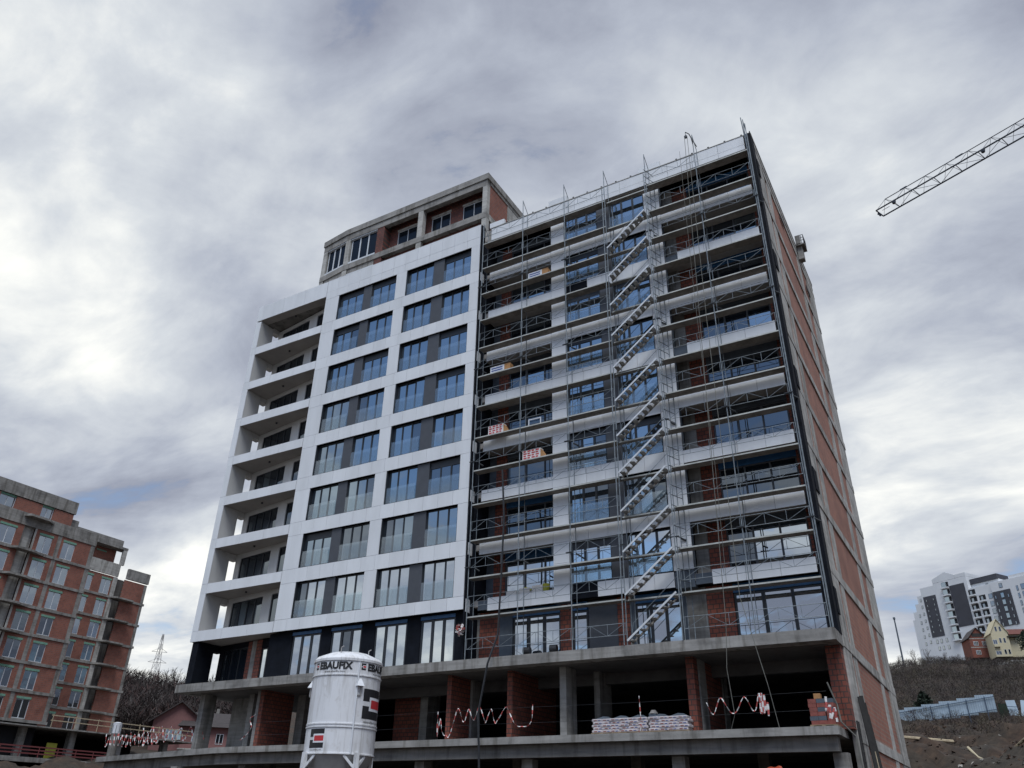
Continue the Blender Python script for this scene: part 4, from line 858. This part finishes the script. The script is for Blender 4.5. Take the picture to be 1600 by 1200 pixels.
# ================================================================== HOUSES
def gz(x, y): return float(hgt(np.array([x]), np.array([y]))[0])
def pol(az, r): a_ = radians(az); return CAM[0]+r*sin(a_), CAM[1]+r*cos(a_)
def gable(bm, w, d, z0, z1, ov=0.4, th=0.2):
    """ridge along Y, eaves at +-w/2"""
    for s in (-1, 1):
        a_ = (s*(w/2+ov), z0-ov*(z1-z0)/(w/2)); n_ = th
        vs = [(a_[0], -d/2-ov, a_[1]), (0, -d/2-ov, z1), (0, d/2+ov, z1), (a_[0], d/2+ov, a_[1])]
        vs += [(x, y, z+n_) for x, y, z in vs]
        f = [(0, 1, 2, 3), (7, 6, 5, 4), (0, 4, 5, 1), (1, 5, 6, 2), (2, 6, 7, 3), (3, 7, 4, 0)]
        bm.add(vs, f if s < 0 else [q[::-1] for q in f])
    return bm
def hwall(w, d, h, hr):
    b = MB(); b.add([(-w/2, -d/2, 0), (w/2, -d/2, 0), (w/2, d/2, 0), (-w/2, d/2, 0), (-w/2, -d/2, h), (w/2, -d/2, h), (w/2, d/2, h), (-w/2, d/2, h), (0, -d/2, hr), (0, d/2, hr)],
        [(0, 1, 5, 8, 4), (1, 2, 6, 5), (2, 3, 7, 9, 6), (3, 0, 4, 7), (4, 8, 9, 7), (8, 5, 6, 9)]); return b
# brick gable house on the hill
x, y = pol(-0.5, 292); zb = 51.0
h = thing('brick_house', 'small red brick gable house with white windows on the hill crest', 'house', (x, y, zb-3), 0.35); h.scale = (0.8, 0.8, 0.8)
hwall(6.2, 9, 7.6, 11.0).build('wall', M['brick_x'], h); gable(MB(), 6.2, 9, 7.6, 11.0, 0.5).build('roof', M['roof_d'], h)
for zz_ in (3.7, 6.9): bx('ring_beam', 'conc_l', h, -3.14, 3.14, -4.56, -4.5, zz_, zz_+0.25)
for wx, wz in ((-1.9, 4.5), (1.2, 4.5), (-1.7, 1.2)): window(h, wx, -4.58, wz, 1.7, 1.5, 3, gl='glass_far', fr='white_pvc', t=0.1)
bx('gable_board', 'wood_d', h, -1.9, 1.9, -4.55, -4.505, 7.7, 9.0)
# cream house beside it
x, y = pol(0.75, 286); 
h = thing('cream_house', 'cream rendered house with a steep gable and dark red roof on the hill crest', 'house', (x, y, 47.0), 0.30); h.scale = (0.76, 0.76, 0.76)
hwall(6.0, 8, 9.3, 14.2).build('wall', M['yellow'], h); gable(MB(), 6.0, 8, 9.3, 14.2, 0.4).build('roof', M['yellow'], h)
bx('wing_wall', 'yellow', h, 3.05, 14, -2.5, 4, 0, 8.6)
b = MB(); b.add([(3.0, -3.6, 8.4), (14.6, -3.6, 8.4), (14.6, 1.0, 11.2), (3.0, 1.0, 11.2), (14.6, 5, 8.6), (3.0, 5, 8.6)], [(0, 1, 2, 3), (3, 2, 4, 5), (0, 3, 5), (1, 4, 2), (0, 5, 4, 1)]); b.build('wing_roof', M['roof_r'], h)
for wx, wz in ((-1.2, 9.6), (0.3, 9.6), (-0.6, 5.2), (0.9, 5.2), (0.2, 0.9), (1.6, 0.9)): window(h, wx, -4.06, wz, 0.8, 1.8, 1, gl='glass_b', fr='white_pvc', t=0.06)
window(h, -2.9, -4.06, 4.7, 1.5, 1.7, 2, gl='glass_far', fr='white_pvc'); window(h, -2.8, -4.06, 0.8, 1.9, 1.3, 2, gl='glass_far', fr='white_pvc')
bx('porch_roof', 'wood_d', h, 2.4, 7.0, -4.5, -2.55, 7.3, 7.6); bx('balcony', 'yellow', h, -3.0, -0.9, -4.9, -4.05, 3.6, 4.5)
# pink house in the gap between the two buildings
x, y = -94.2, 59.6
h = thing('pink_house', 'pink rendered house with dark gabled roofs and a balcony below the wooded hill', 'house', (x, y, 7.6), radians(50))
hwall(7.4, 9, 7.2, 9.9).build('wall', M['pink'], h); gable(MB(), 7.4, 9, 7.2, 9.9, 0.7).build('roof', M['roof_d'], h)
wg = MB(); wg.box(0.8, 8.2, -6.2, -4.55, 0, 6.5).box(3.75, 8.2, -4.5, 3, 0, 6.5); wg.build('wing_wall', M['pink'], h)
b = MB(); b.add([(0.0, -7.0, 6.3), (9.0, -7.0, 6.3), (9.0, 0, 9.0), (1.6, 0, 9.0), (9.0, 5, 6.4), (1.6, 5, 6.4)], [(0, 1, 2, 3), (3, 2, 4, 5), (1, 4, 2), (0, 3, 5), (0, 5, 4, 1)]); b.build('wing_roof', M['roof_d'], h)
bl = bx('balcony', 'conc_l', h, 0.6, 8.4, -7.3, -6.22, 2.9, 3.1); rl = MB()
for i in range(20): rl.bar((0.7+0.4*i, -7.25, 3.1), (0.7+0.4*i, -7.25, 4.0), 0.03, 4)
rl.beam((0.6, -7.25, 4.0), (8.4, -7.25, 4.0), 0.08, 0.08); rl.build('railing', M['pink'], bl)
for wx, wz, y_ in ((-1.6, 4.4, -4.57), (-0.3, 4.4, -4.57), (2.4, 3.9, -6.27), (3.9, 3.9, -6.27), (6.0, 3.9, -6.27), (2.0, 0.6, -6.27), (5.5, 0.6, -6.27)): window(h, wx, y_, wz, 1.1, 1.5, 2, gl='glass_far', fr='white_pvc')
bx('chimney', 'conc', h, 3.0, 3.6, 1.0, 1.6, 8.8, 10.0); bx('chimney', 'conc', h, 5.5, 6.0, 0.8, 1.4, 8.6, 9.8)

# ================================================================== WHITE APARTMENT TOWER ON THE HILL
az_ = radians(-59.38); U = (-sin(az_), -cos(az_)); rT = 375
WT = thing('white_apartment_tower', 'large white stepped apartment complex with dark cladding panels on the hill', 'building', (CAM[0], CAM[1]+rT, 0), atan2(U[1], U[0]))
K = 1.5
zw = lambda z: 1.6+(z-1.6)*K
def wt(name, m, u0_, u1_, z0, z1, y0=0.0, d=0.3, parent=None): return bx(name, m, parent or WT, u0_*K, u1_*K, y0, y0+d, zw(z0), zw(z1))
for u0_, u1_, z1, d in ((-10.3, -0.25, 63.5, 16), (-14.55, -10.31, 63.0, 15), (-16.0, -14.56, 61.0, 14), (-17.1, -16.01, 58.9, 13), (-18.2, -17.11, 56.8, 12), (-18.9, -18.21, 54.7, 11)): wt('wall', 'far_white', u0_, u1_, 42, z1, 0.0, d)
wt('wall', 'far_white', -0.24, 6.0, 42, 59.9, 0.0, 15); wt('wall', 'far_white', 6.01, 20, 42, 60.0, -0.5, 15); wt('wall', 'far_white', -0.2, 7.6, 59.95, 61.2, 2.5, 12)
wt('parapet_wall', 'far_white', -10.3, -3.5, 63.55, 64.6, 0, 12); wt('parapet_wall', 'far_white', -3.4, -0.25, 63.55, 64.5, 0, 12); wt('parapet_wall', 'far_dark', -0.25, 7.5, 61.25, 62.6, 2.0, 8); wt('parapet_wall', 'far_white', 11.2, 20, 60.05, 60.9, 0, 10)
b = MB(); b.prism([(0, 0), (1, 0), (1, 1), (0, 1)], 0, 1)
sh = MB(); sh.add([(-10.3*K, 0, zw(64.6)), (-3.5*K, 0, zw(64.6)), (-6.1*K, 0, zw(65.9)), (-10.3*K, 10, zw(64.6)), (-3.5*K, 10, zw(64.6)), (-6.1*K, 10, zw(65.9))], [(0, 1, 2), (5, 4, 3), (0, 2, 5, 3), (1, 4, 5, 2)]); sh.build('roof', M['far_white'], WT)
wt('cladding', 'far_dark', -14.1, -10.2, 49.1, 60.4, -0.12, 0.1); wt('cladding', 'far_dark', -5.55, -1.15, 50.5, 61.8, -0.12, 0.1); wt('cladding', 'far_dark', 6.1, 10.95, 48.5, 57.5, -0.65, 0.1)
def tw(u_, z, w_, h_, y=-0.06, m='glass_far'):
    o_ = wt('window', 'frame', u_, u_+w_, z, z+h_, y-0.02, 0.06); wt('pane', m, u_+0.06, u_+w_-0.06, z+0.06, z+h_-0.06, y-0.06, 0.03, o_)
for i in range(8):
    z = 61.6-2.03*i
    tw(-7.75, z, 1.4, 1.55, -0.06, 'glass'); wt('balcony', 'far_white', -7.9, -5.6, z-0.32, z-0.02, -1.4, 1.3)
    wt('recess', 'dark', -6.3, -5.65, z, z+1.5, -0.05, 0.04)
for i in range(6):
    z = 58.0-1.98*i
    for u_, w_ in ((-0.5, 1.9), (2.1, 1.75)):
        if u_ > 2 and i == 0: continue
        wt('loggia', 'dark', u_, u_+w_, z, z+1.5, -0.08, 0.06); wt('balcony', 'far_white', u_-0.1, u_+w_+0.1, z-0.3, z+0.05, -0.9, 0.8); tw(u_+0.4, z+0.1, 0.7, 1.1, -0.1)
    if i: tw(4.7, z+0.1, 1.05, 1.3)
for i in range(7):
    tw(-15.3+0.03*i, 59.3-1.95*i, 0.5, 0.85)
    if i > 1: tw(-16.6, 59.0-1.95*i, 0.45, 0.9)
    for u_ in (-13.4, -12.3, -11.2):
        if (i*3+int(u_)) % 3 != 0: tw(u_, 58.9-1.45*i, 0.28, 0.65, -0.16)
for u_ in (-13.2, -11.9, -10.3): tw(u_, 47.3, 0.6, 1.1); tw(u_+0.2, 45.4, 0.6, 1.1)
for i in range(5):
    tw(8.2, 55.6-1.75*i, 0.9, 1.3, -0.72, 'glass'); tw(6.6, 55.6-1.75*i, 0.35, 0.9, -0.72); tw(10.0, 55.4-1.75*i, 0.35, 0.9, -0.72)
    tw(12.6, 56.6-1.9*i, 0.5, 1.3, -0.56); tw(13.8, 56.7-1.9*i, 1.4, 1.4, -0.56); tw(16.6, 56.7-1.9*i, 1.2, 1.4, -0.56)
tw(3.8, 59.95, 0.7, 0.7, 2.4); tw(8.3, 58.2, 0.9, 1.2, -0.56)

# ================================================================== TOWER CRANE
tip = Vector((23.9, 58.2, 72.3)); jd = Vector((16.1, -6.9, 0.0)).normalized(); sd = Vector((-jd.y, jd.x, 0))
CR = thing('tower_crane', 'dark lattice crane jib reaching in from the right against the clouds', 'crane', tuple(tip+jd*46+Vector((0, 0, -62))))
base = tip+jd*46+Vector((0, 0, -62)); off = lambda p: tuple(Vector(p)-base)
def jp(s, side, zt): return off(tip+jd*s+sd*side+Vector((0, 0, zt)))
hw, hh = 0.86, 1.65; Lj = 46.0; pn = 2.7
for s in (-1, 1): MB().bar(jp(0, s*hw, 0), jp(Lj, s*hw, 0), 0.105, 6).build('bottom_chord', M['crane'], CR)
MB().bar(jp(1.1, 0, hh), jp(Lj, 0, hh), 0.06, 6).build('top_chord', M['crane'], CR)
lt = MB(); n = int(Lj/pn)
MB().bar(jp(0, -hw, 0), jp(0, hw, 0), 0.09, 5).build('tip_member', M['crane'], CR)
for i in range(n+1):
    s0 = i*pn+1.1
    for s in (-1, 1):
        lt.bar(jp(s0, 0, hh), jp(s0-1.1+0.1, s*hw, 0), 0.028, 4).bar(jp(s0, 0, hh), jp(min(Lj, s0+1.2), s*hw, 0), 0.028, 4)
    lt.bar(jp(s0+1.2, -hw, 0), jp(s0+1.2, hw, 0), 0.05, 4)
    if s0+1.2+pn < Lj: lt.bar(jp(s0+1.2, -hw if i % 2 else hw, 0), jp(s0+1.2+pn, hw if i % 2 else -hw, 0), 0.028, 4)
lt.build('lattice', M['crane'], CR)
for s0 in (2.4, 13.6): 
    b = MB(); c0 = Vector(jp(s0, -hw, -0.1)); b.bar(c0, c0+Vector((0, 0, -0.35)), 0.28, 8, 0, 0.2); b.build('trolley_stop', M['crane'], CR)
for s0 in (3.2, 10.4): MB().beam(jp(s0, 0, hh+0.05), jp(s0+0.9, 0, hh+0.05), 0.14, 0.14).build('tie_plate', M['crane'], CR)
MB().beam(jp(0.5, -0.2, 0.05), jp(1.5, -0.2, 0.05), 0.06, 0.03).build('tip_platform', M['crane'], CR)
for s in (-0.25, 0.15): MB().bar(jp(-0.05, s-0.05, -0.18), jp(-0.05, s+0.05, -0.18), 0.16, 10).build('tip_pulley', M['crane'], CR)
ms = MB()
for a_, c_ in ((-1, -1), (1, -1), (1, 1), (-1, 1)): ms.bar((a_*0.9, c_*0.9, 0), (a_*0.9, c_*0.9, 66), 0.12, 5)
for i in range(22):
    z = 3*i
    for p, q in (((-1, -1), (1, -1)), ((1, -1), (1, 1)), ((1, 1), (-1, 1)), ((-1, 1), (-1, -1))): ms.bar((p[0]*.9, p[1]*.9, z), (q[0]*.9, q[1]*.9, z+3), 0.05, 4).bar((p[0]*.9, p[1]*.9, z), (q[0]*.9, q[1]*.9, z), 0.05, 4)
ms.build('mast', M['crane'], CR)

# ================================================================== FENCE ON THE SLOPE
FN = thing('sheet_fence', 'stepped fence of pale blue metal sheets on the slope behind the dirt', 'fence')
x0f, x1f = 9.5, 22.4; nS = 13; wS = (x1f-x0f)/nS
fy = lambda x: 80.1+0.045*(x-9.5); fz = lambda x: 12.35+(x-9.5)*0.135
for i in range(nS):
    xa = x0f+i*wS; zb = fz(xa)+(0.12 if i % 2 else 0)
    b = MB(); k = 8
    for j in range(k):
        xx0, xx1 = xa+wS*j/k, xa+wS*(j+1)/k; d0 = 0.03*(j % 2); d1 = 0.03*((j+1) % 2)
        b.add([(xx0, fy(xx0)+d0, zb), (xx1, fy(xx1)+d1, zb), (xx1, fy(xx1)+d1, zb+1.95), (xx0, fy(xx0)+d0, zb+1.95)], [(0, 1, 2, 3)])
    b.build('sheet', M['sheet'], FN)
for i in range(0, nS+1, 2):
    xa = x0f+i*wS; MB().beam((xa, fy(xa)-0.08, fz(xa)-0.8), (xa, fy(xa)-0.08, fz(xa)+1.75), 0.09, 0.09).build('post', M['post'], FN)
for dz_ in (0.15, 1.55): MB().beam((x0f, fy(x0f)-0.12, fz(x0f)+dz_), (x1f, fy(x1f)-0.12, fz(x1f)+dz_), 0.06, 0.07).build('rail', M['post'], FN)
t_ = thing('loose_fence_sheet', 'leaning pale blue fence sheet past the gap, nearest the right edge', 'fence sheet', (24.7, 79.8, 13.1), 0.1)
MB().add([(-1.1, 0, 0), (-0.1, -0.1, -0.2), (-0.25, 0.3, 2.0), (-1.2, 0.3, 2.0), (-0.05, -0.1, -0.15), (2.2, -0.3, -0.5), (2.6, 0.5, 1.7), (0.35, 0.4, 2.0)], [(0, 1, 2, 3), (4, 5, 6, 7)]).build('sheet', M['sheet'], t_)
MB().beam((-1.2, -0.05, 1.3), (-0.1, -0.05, 1.2), 0.05, 0.06).beam((0.0, -0.3, 0.1), (2.3, -0.4, -0.2), 0.05, 0.06).build('rail', M['post'], t_)
tag(MB().box(22.6, 23.6, 81.2, 81.3, 12.6, 14.9).build('green_sheet', M['ever']), 'dark green sheet closing the gap in the blue fence', 'fence sheet')

# ------------------------------------------------------------------ dirt slope: timber, pipes, rubble
def onslope(az, r): x, y = pol(az, r); return Vector((x, y, gz(x, y)))
pile = thing('timber_pile', 'pile of long weathered boards on the dirt slope by the building', 'timber', tuple(onslope(-2.6, 57)))
pz = Vector(pile.location)
for i in range(12):
    c0 = Vector((random.uniform(-0.3, 0.3), random.uniform(-0.8, 0.8), 0.15+0.11*(i//3))); MB().beam(c0+Vector((-2.1+random.uniform(-.3, .3), -0.1, 0)), c0+Vector((2.0+random.uniform(-.4, .4), 0.15, 0.05)), 0.22, 0.07).build('board', M['wood' if i % 3 else 'wood_l'], pile)
def ground_tube(label, a, b_, r, m, n=8, lift=0.12, cat='pipe', name='pipe'):
    pts = []
    for i in range(n+1):
        f = i/n; az = a[0]+(b_[0]-a[0])*f; rr = a[1]+(b_[1]-a[1])*f; p = onslope(az, rr); pts.append(p+Vector((0, 0, lift+0.1*sin(f*3))))
    tag(MB().tube(pts, r, 6).build(name, M[m]), label, cat)
ground_tube('long cream pipe lying curved on the dirt slope', (-2.2, 72), (0.9, 63), 0.09, 'pipe')
ground_tube('bent pale pipe standing out of the dirt bank below the fence gap', (2.6, 74), (2.9, 92), 0.13, 'pipe', 6, 0.2)
ground_tube('long pale beam lying on the dirt close to the building corner', (-5.6, 72), (-2.9, 75), 0.12, 'wood_l', 1, 0.55, 'beam', 'beam')
rub = MB()
for i in range(260):
    az = random.uniform(-4.5, 9); r = random.uniform(46, 86); p = onslope(az, r); s = random.uniform(0.08, 0.3)*(1.5 if random.random() < 0.1 else 1)
    vs = [p+Vector((random.uniform(-1, 1)*s, random.uniform(-1, 1)*s, random.uniform(-0.3, 0.8)*s)) for _ in range(6)]
    rub.add(vs, [(0, 1, 2), (0, 2, 3), (0, 3, 4), (1, 5, 2), (2, 5, 3), (3, 5, 4), (4, 5, 1), (0, 4, 1)])
cl = MB(); rc = random.Random(5)
for i in range(1500):
    az = rc.uniform(-6, 9); r = rc.uniform(47, 100); x, y = pol(az, r); p = Vector((x, y, gz(x, y))); q = rc.uniform(0.06, 0.24)
    vs = [p+Vector((rc.uniform(-1, 1)*q, rc.uniform(-1, 1)*q, rc.uniform(-0.3, 0.75)*q)) for _ in range(6)]
    cl.add(vs, [(0, 1, 2), (0, 2, 3), (0, 3, 4), (1, 5, 2), (2, 5, 3), (3, 5, 4), (4, 5, 1), (0, 4, 1)])
tag(cl.build('soil_clods', plain('turned_soil', (0.060, 0.036, 0.024), 0.95, 0, 0.5, 0.8)), 'dug up brown earth clods over the slope below the fence', 'soil', kind='stuff')
tag(rub.build('rubble', M['stone']), 'scattered stones and rubble over the dirt slope', 'rubble', kind='stuff')

# ------------------------------------------------------------------ excavator reaching into the bottom of the frame
EX = thing('excavator', 'orange excavator arm joint just rising into the bottom edge of the picture', 'excavator', (16.6, -6.0, -0.2))
MB().beam((0.0, 0, 2.3), (-0.5, 0.0, 3.25), 0.35, 0.45).beam((-0.5, 0, 3.25), (-0.2, 0, 3.38), 0.36, 0.3).beam((0, 0, 2.3), (1.8, 0, 1.5), 0.4, 0.5).build('boom', M['orange'], EX)
MB().bar((-0.5, -0.2, 3.25), (-0.5, 0.2, 3.25), 0.24, 16).build('boom_joint', M['orange'], EX)
MB().bar((-0.3, -0.05, 3.36), (0.75, -0.05, 3.27), 0.045, 8).build('piston_rod', M['white'], EX)
MB().bar((0.7, -0.05, 3.28), (1.8, -0.05, 3.12), 0.1, 10).build('cylinder', M['orange'], EX)
MB().beam((-0.5, 0, 3.2), (-1.1, 0, 1.6), 0.3, 0.3).build('dipper_arm', M['orange'], EX)
MB().box(1.6, 3.6, -0.9, 0.9, 0.9, 2.0).build('engine_cover', M['orange'], EX); MB().box(1.7, 2.9, -0.9, 0.1, 2.0, 2.9).build('cab', M['frame'], EX)
for y in (-1.0, 0.6): MB().box(1.0, 3.8, y, y+0.4, 0.02, 0.8).build('track', M['rubber'], EX)
MB().box(-1.4, -0.8, -0.4, 0.4, 0.9, 1.6).build('bucket', M['davit'], EX)

# ================================================================== TREES, SCRUB, PYLON, MAST
def tree_mesh(hgt_, seed, spread=0.55, depth=5):
    rnd = random.Random(seed); tr = MB(); cr = MB()
    def grow(p, d, l, r, k):
        q = p+d*l; (tr if k == 0 else cr).bar(p, q, r, 4 if k > 1 else 6, 0, r*0.68)
        if k >= depth: return
        for i in range(3 if k < 3 else 2):
            ax = Vector((rnd.gauss(0, 1), rnd.gauss(0, 1), rnd.gauss(0, 0.5))).normalized(); nd_ = (d+ax*spread*(0.7+0.4*rnd.random())+Vector((0, 0, 0.12))).normalized()
            grow(q if i < 2 else p+d*l*0.65, nd_, l*rnd.uniform(0.62, 0.82), max(0.02, r*0.62), k+1)
    grow(Vector((0, 0, 0)), Vector((rnd.uniform(-.08, .08), rnd.uniform(-.08, .08), 1)).normalized(), hgt_*0.27, hgt_*0.016, 0)
    return tr.mesh('trunk', M['bark']), cr.mesh('crown', M['bark'])
TM = [tree_mesh(9, s) for s in (3, 11, 29)]
def bare_tree(az, r, k, sc, label, group, rz):
    x, y = pol(az, r); t_ = thing('bare_tree', label, 'tree', (x, y, gz(x, y)-0.3), rz, group); t_.scale = (sc,)*3
    put('trunk', TM[k][0], t_); put('crown', TM[k][1], t_)
for i, (az, r, sc, lb) in enumerate(((-54.9, 262, 1.25, 'bare tree on the left skyline just beside the raw brick block'), (-54.2, 262, 1.0, 'bare tree on the left skyline before the pylon foot'), (-53.2, 264, 1.15, 'bare tree on the left skyline right after the pylon'),
        (-52.6, 262, 1.2, 'broad bare tree midway between the pylon and the black corner fin'), (-51.9, 263, 1.35, 'tall bare tree beside the black corner fin of the big building'), (-51.2, 263, 1.0, 'small bare tree touching the black corner fin'), (-50.3, 263, 1.1, 'bare tree seen behind the overhanging slab corner'))):
    bare_tree(az, r, i % 3, sc*0.82, lb, 'bare trees on the left skyline', i*1.3)
for i, (az, r, sc, lb) in enumerate(((-5.0, 284, 0.7, 'bare tree on the right skyline close to the brick side wall'), (-4.0, 285, 0.8, 'bare tree at the foot of the tall pole on the hill'), (-3.3, 284, 0.75, 'bare tree below the stepped end of the white tower'), (-2.4, 284, 0.6, 'low bare tree before the dark cladding of the white tower'), (-1.5, 284, 0.55, 'low bare tree beside the brick house on the hill'))):
    bare_tree(az, r, (i+1) % 3, sc, lb, 'bare trees on the right skyline', i*2.1)
def scrub(label, n, az0, az1, r_0, r_1, h0, h1, seed, name='scrub', cols=('twig',), mats=None):
    rng = np.random.default_rng(seed); B = 64
    az = np.radians(rng.uniform(az0, az1, n)); r = np.sqrt(rng.uniform(r_0**2, r_1**2, n))
    x = CAM[0]+r*np.sin(az); y = CAM[1]+r*np.cos(az); z = hgt(x, y); H = rng.uniform(h0, h1, n)
    rep = lambda q: np.repeat(q, B); Hh = rep(H); m_ = n*B
    th = rng.uniform(0, 2*np.pi, m_); rad = np.sqrt(rng.random(m_))*0.55*Hh; zz_ = Hh*rng.random(m_)**0.8*0.9
    rad = rad*np.sqrt(np.maximum(0.08, 1-(zz_/Hh-0.35)**2*1.9))
    p = np.stack([rep(x)+np.cos(th)*rad, rep(y)+np.sin(th)*rad, rep(z)+zz_-0.1], -1)
    d = rng.normal(0, 1, (m_, 3)); d[:, 2] = np.abs(d[:, 2])*0.9+0.25; d[:, 0] += np.cos(th)*0.6; d[:, 1] += np.sin(th)*0.6
    d /= np.linalg.norm(d, axis=1)[:, None]; ln = Hh*rng.uniform(0.14, 0.42, m_); tipv = p+d*ln[:, None]
    w = (0.008+0.014*rng.random(m_))*Hh; wv = np.stack([np.cos(th+1.57)*w, np.sin(th+1.57)*w, 0*w], -1)
    V = np.stack([p-wv, p+wv, tipv], 1).reshape(-1, 3); me_ = bpy.data.meshes.new(name)
    me_.from_pydata(V.tolist(), [], np.arange(len(V)).reshape(-1, 3).tolist())
    for m_ in mats: me_.materials.append(M[m_])
    mi = np.repeat(rng.integers(0, len(mats), n), B); me_.polygons.foreach_set('material_index', mi.astype(np.int32)); me_.update()
    return tag(put(name, me_), label, 'scrub', kind='stuff')
M['twig_r'] = plain('russet_twigs', (0.075, 0.043, 0.038), 0.95, 0, 0.3, 0.1); M['twig_g'] = plain('grey_twigs', (0.062, 0.055, 0.05), 0.95, 0, 0.3, 0.1); M['dry_g'] = plain('dry_grass', (0.085, 0.072, 0.05), 0.95, 0, 0.3, 0.1)
scrub('leafless brown thicket covering the hill at the left', 3200, -58, -46, 158, 268, 2.5, 6.5, 1, mats=('twig', 'twig_r', 'twig_g', 'twig'))
scrub('leafless grey brown thicket covering the hill at the right', 5600, -8, 8, 118, 290, 0.6, 2.3, 2, mats=('twig', 'twig_g', 'dry_g', 'twig'))
scrub('low dead weeds over the dirt bank before the blue fence', 700, -7, 8, 76, 112, 0.5, 1.5, 3, 'weeds', mats=('twig', 'dry_g', 'twig'))
def evergreen(label, az, r, h_, w_, seed, name='evergreen_tree', z=None):
    x, y = pol(az, r); rnd = np.random.default_rng(seed); t_ = thing(name, label, 'tree', (x, y, (gz(x, y) if z is None else z)-0.2))
    MB().bar((0, 0, 0), (0, 0, h_*0.6), 0.18, 6, 0, 0.08).build('trunk', M['bark'], t_)
    n = 2200; f = rnd.random(n); a_ = rnd.uniform(0, 2*np.pi, n); R = w_*np.sqrt(rnd.random(n))*np.minimum(1, 1.8*(1-f)**0.6)*(0.85+0.3*np.sin(a_*3+f*9))
    c = np.stack([R*np.cos(a_), R*np.sin(a_), 0.08*h_+f*h_*0.92], -1); d1 = rnd.normal(0, 0.14, (n, 3)); d2 = rnd.normal(0, 0.14, (n, 3)); V = np.stack([c-d1, c+d1, c+d2*1.6], 1).reshape(-1, 3)
    me_ = bpy.data.meshes.new('crown'); me_.from_pydata(V.tolist(), [], np.arange(len(V)).reshape(-1, 3).tolist()); me_.materials.append(M['ever']); me_.update(); put('crown', me_, t_)
evergreen('dark evergreen bush behind the left end of the blue fence', -4.0, 122, 3.6, 1.0, 5)
evergreen('dark clipped evergreen in front of the cream house, the left one', 2.3, 278, 5.6, 3.0, 6, z=47.5)
evergreen('dark clipped evergreen in front of the cream house, at the right edge', 3.0, 278, 5.2, 3.0, 8, z=47.3)
# pylon
x, y = -225.0, 150.5; pyb = 30.0; pt = 27.0
PYL = thing('electricity_pylon', 'lattice electricity pylon on the wooded skyline at the left', 'pylon', (x, y, pyb)); b = MB()
wd_ = lambda z: 1.7*(1-z/pt)+0.18
for a_, c_ in ((-1, -1), (1, -1), (1, 1), (-1, 1)): b.bar((a_*wd_(0), c_*wd_(0), 0), (a_*0.18, c_*0.18, pt), 0.07, 4)
for i in range(9):
    z0, z1 = pt*i/9, pt*(i+1)/9
    for s in (-1, 1):
        b.bar((-wd_(z0), s*wd_(z0), z0), (wd_(z1), s*wd_(z1), z1), 0.04, 4).bar((wd_(z0), s*wd_(z0), z0), (-wd_(z1), s*wd_(z1), z1), 0.04, 4).bar((s*wd_(z0), -wd_(z0), z0), (s*wd_(z1), wd_(z1), z1), 0.04, 4)
b.build('tower', M['grey_cone'], PYL); b = MB()
ad = Vector((0.6, 0.8, 0))
for z, w_ in ((17.5, 3.0), (21, 2.5)): b.bar(tuple(ad*-w_+Vector((0, 0, z))), tuple(ad*w_+Vector((0, 0, z))), 0.1, 4).bar(tuple(ad*-w_+Vector((0, 0, z))), (0, 0, z+1.4), 0.07, 4).bar(tuple(ad*w_+Vector((0, 0, z))), (0, 0, z+1.4), 0.07, 4)
b.build('cross_arm', M['grey_cone'], PYL)
x, y = pol(-4.65, 283)
MS = thing('utility_pole', 'tall slim grey pole on the right skyline beside the side wall', 'pole', (x, y, 45.0)); MB().bar((0, 0, 0), (0, 0, 15.2), 0.28, 8, 0, 0.2).build('shaft', M['insul'], MS); MB().bar((0, 0, 15.2), (0, 0, 15.8), 0.36, 8).build('head', M['insul'], MS)
S.cycles.use_denoising = True
S.cycles.max_bounces = 6; S.cycles.transparent_max_bounces = 8
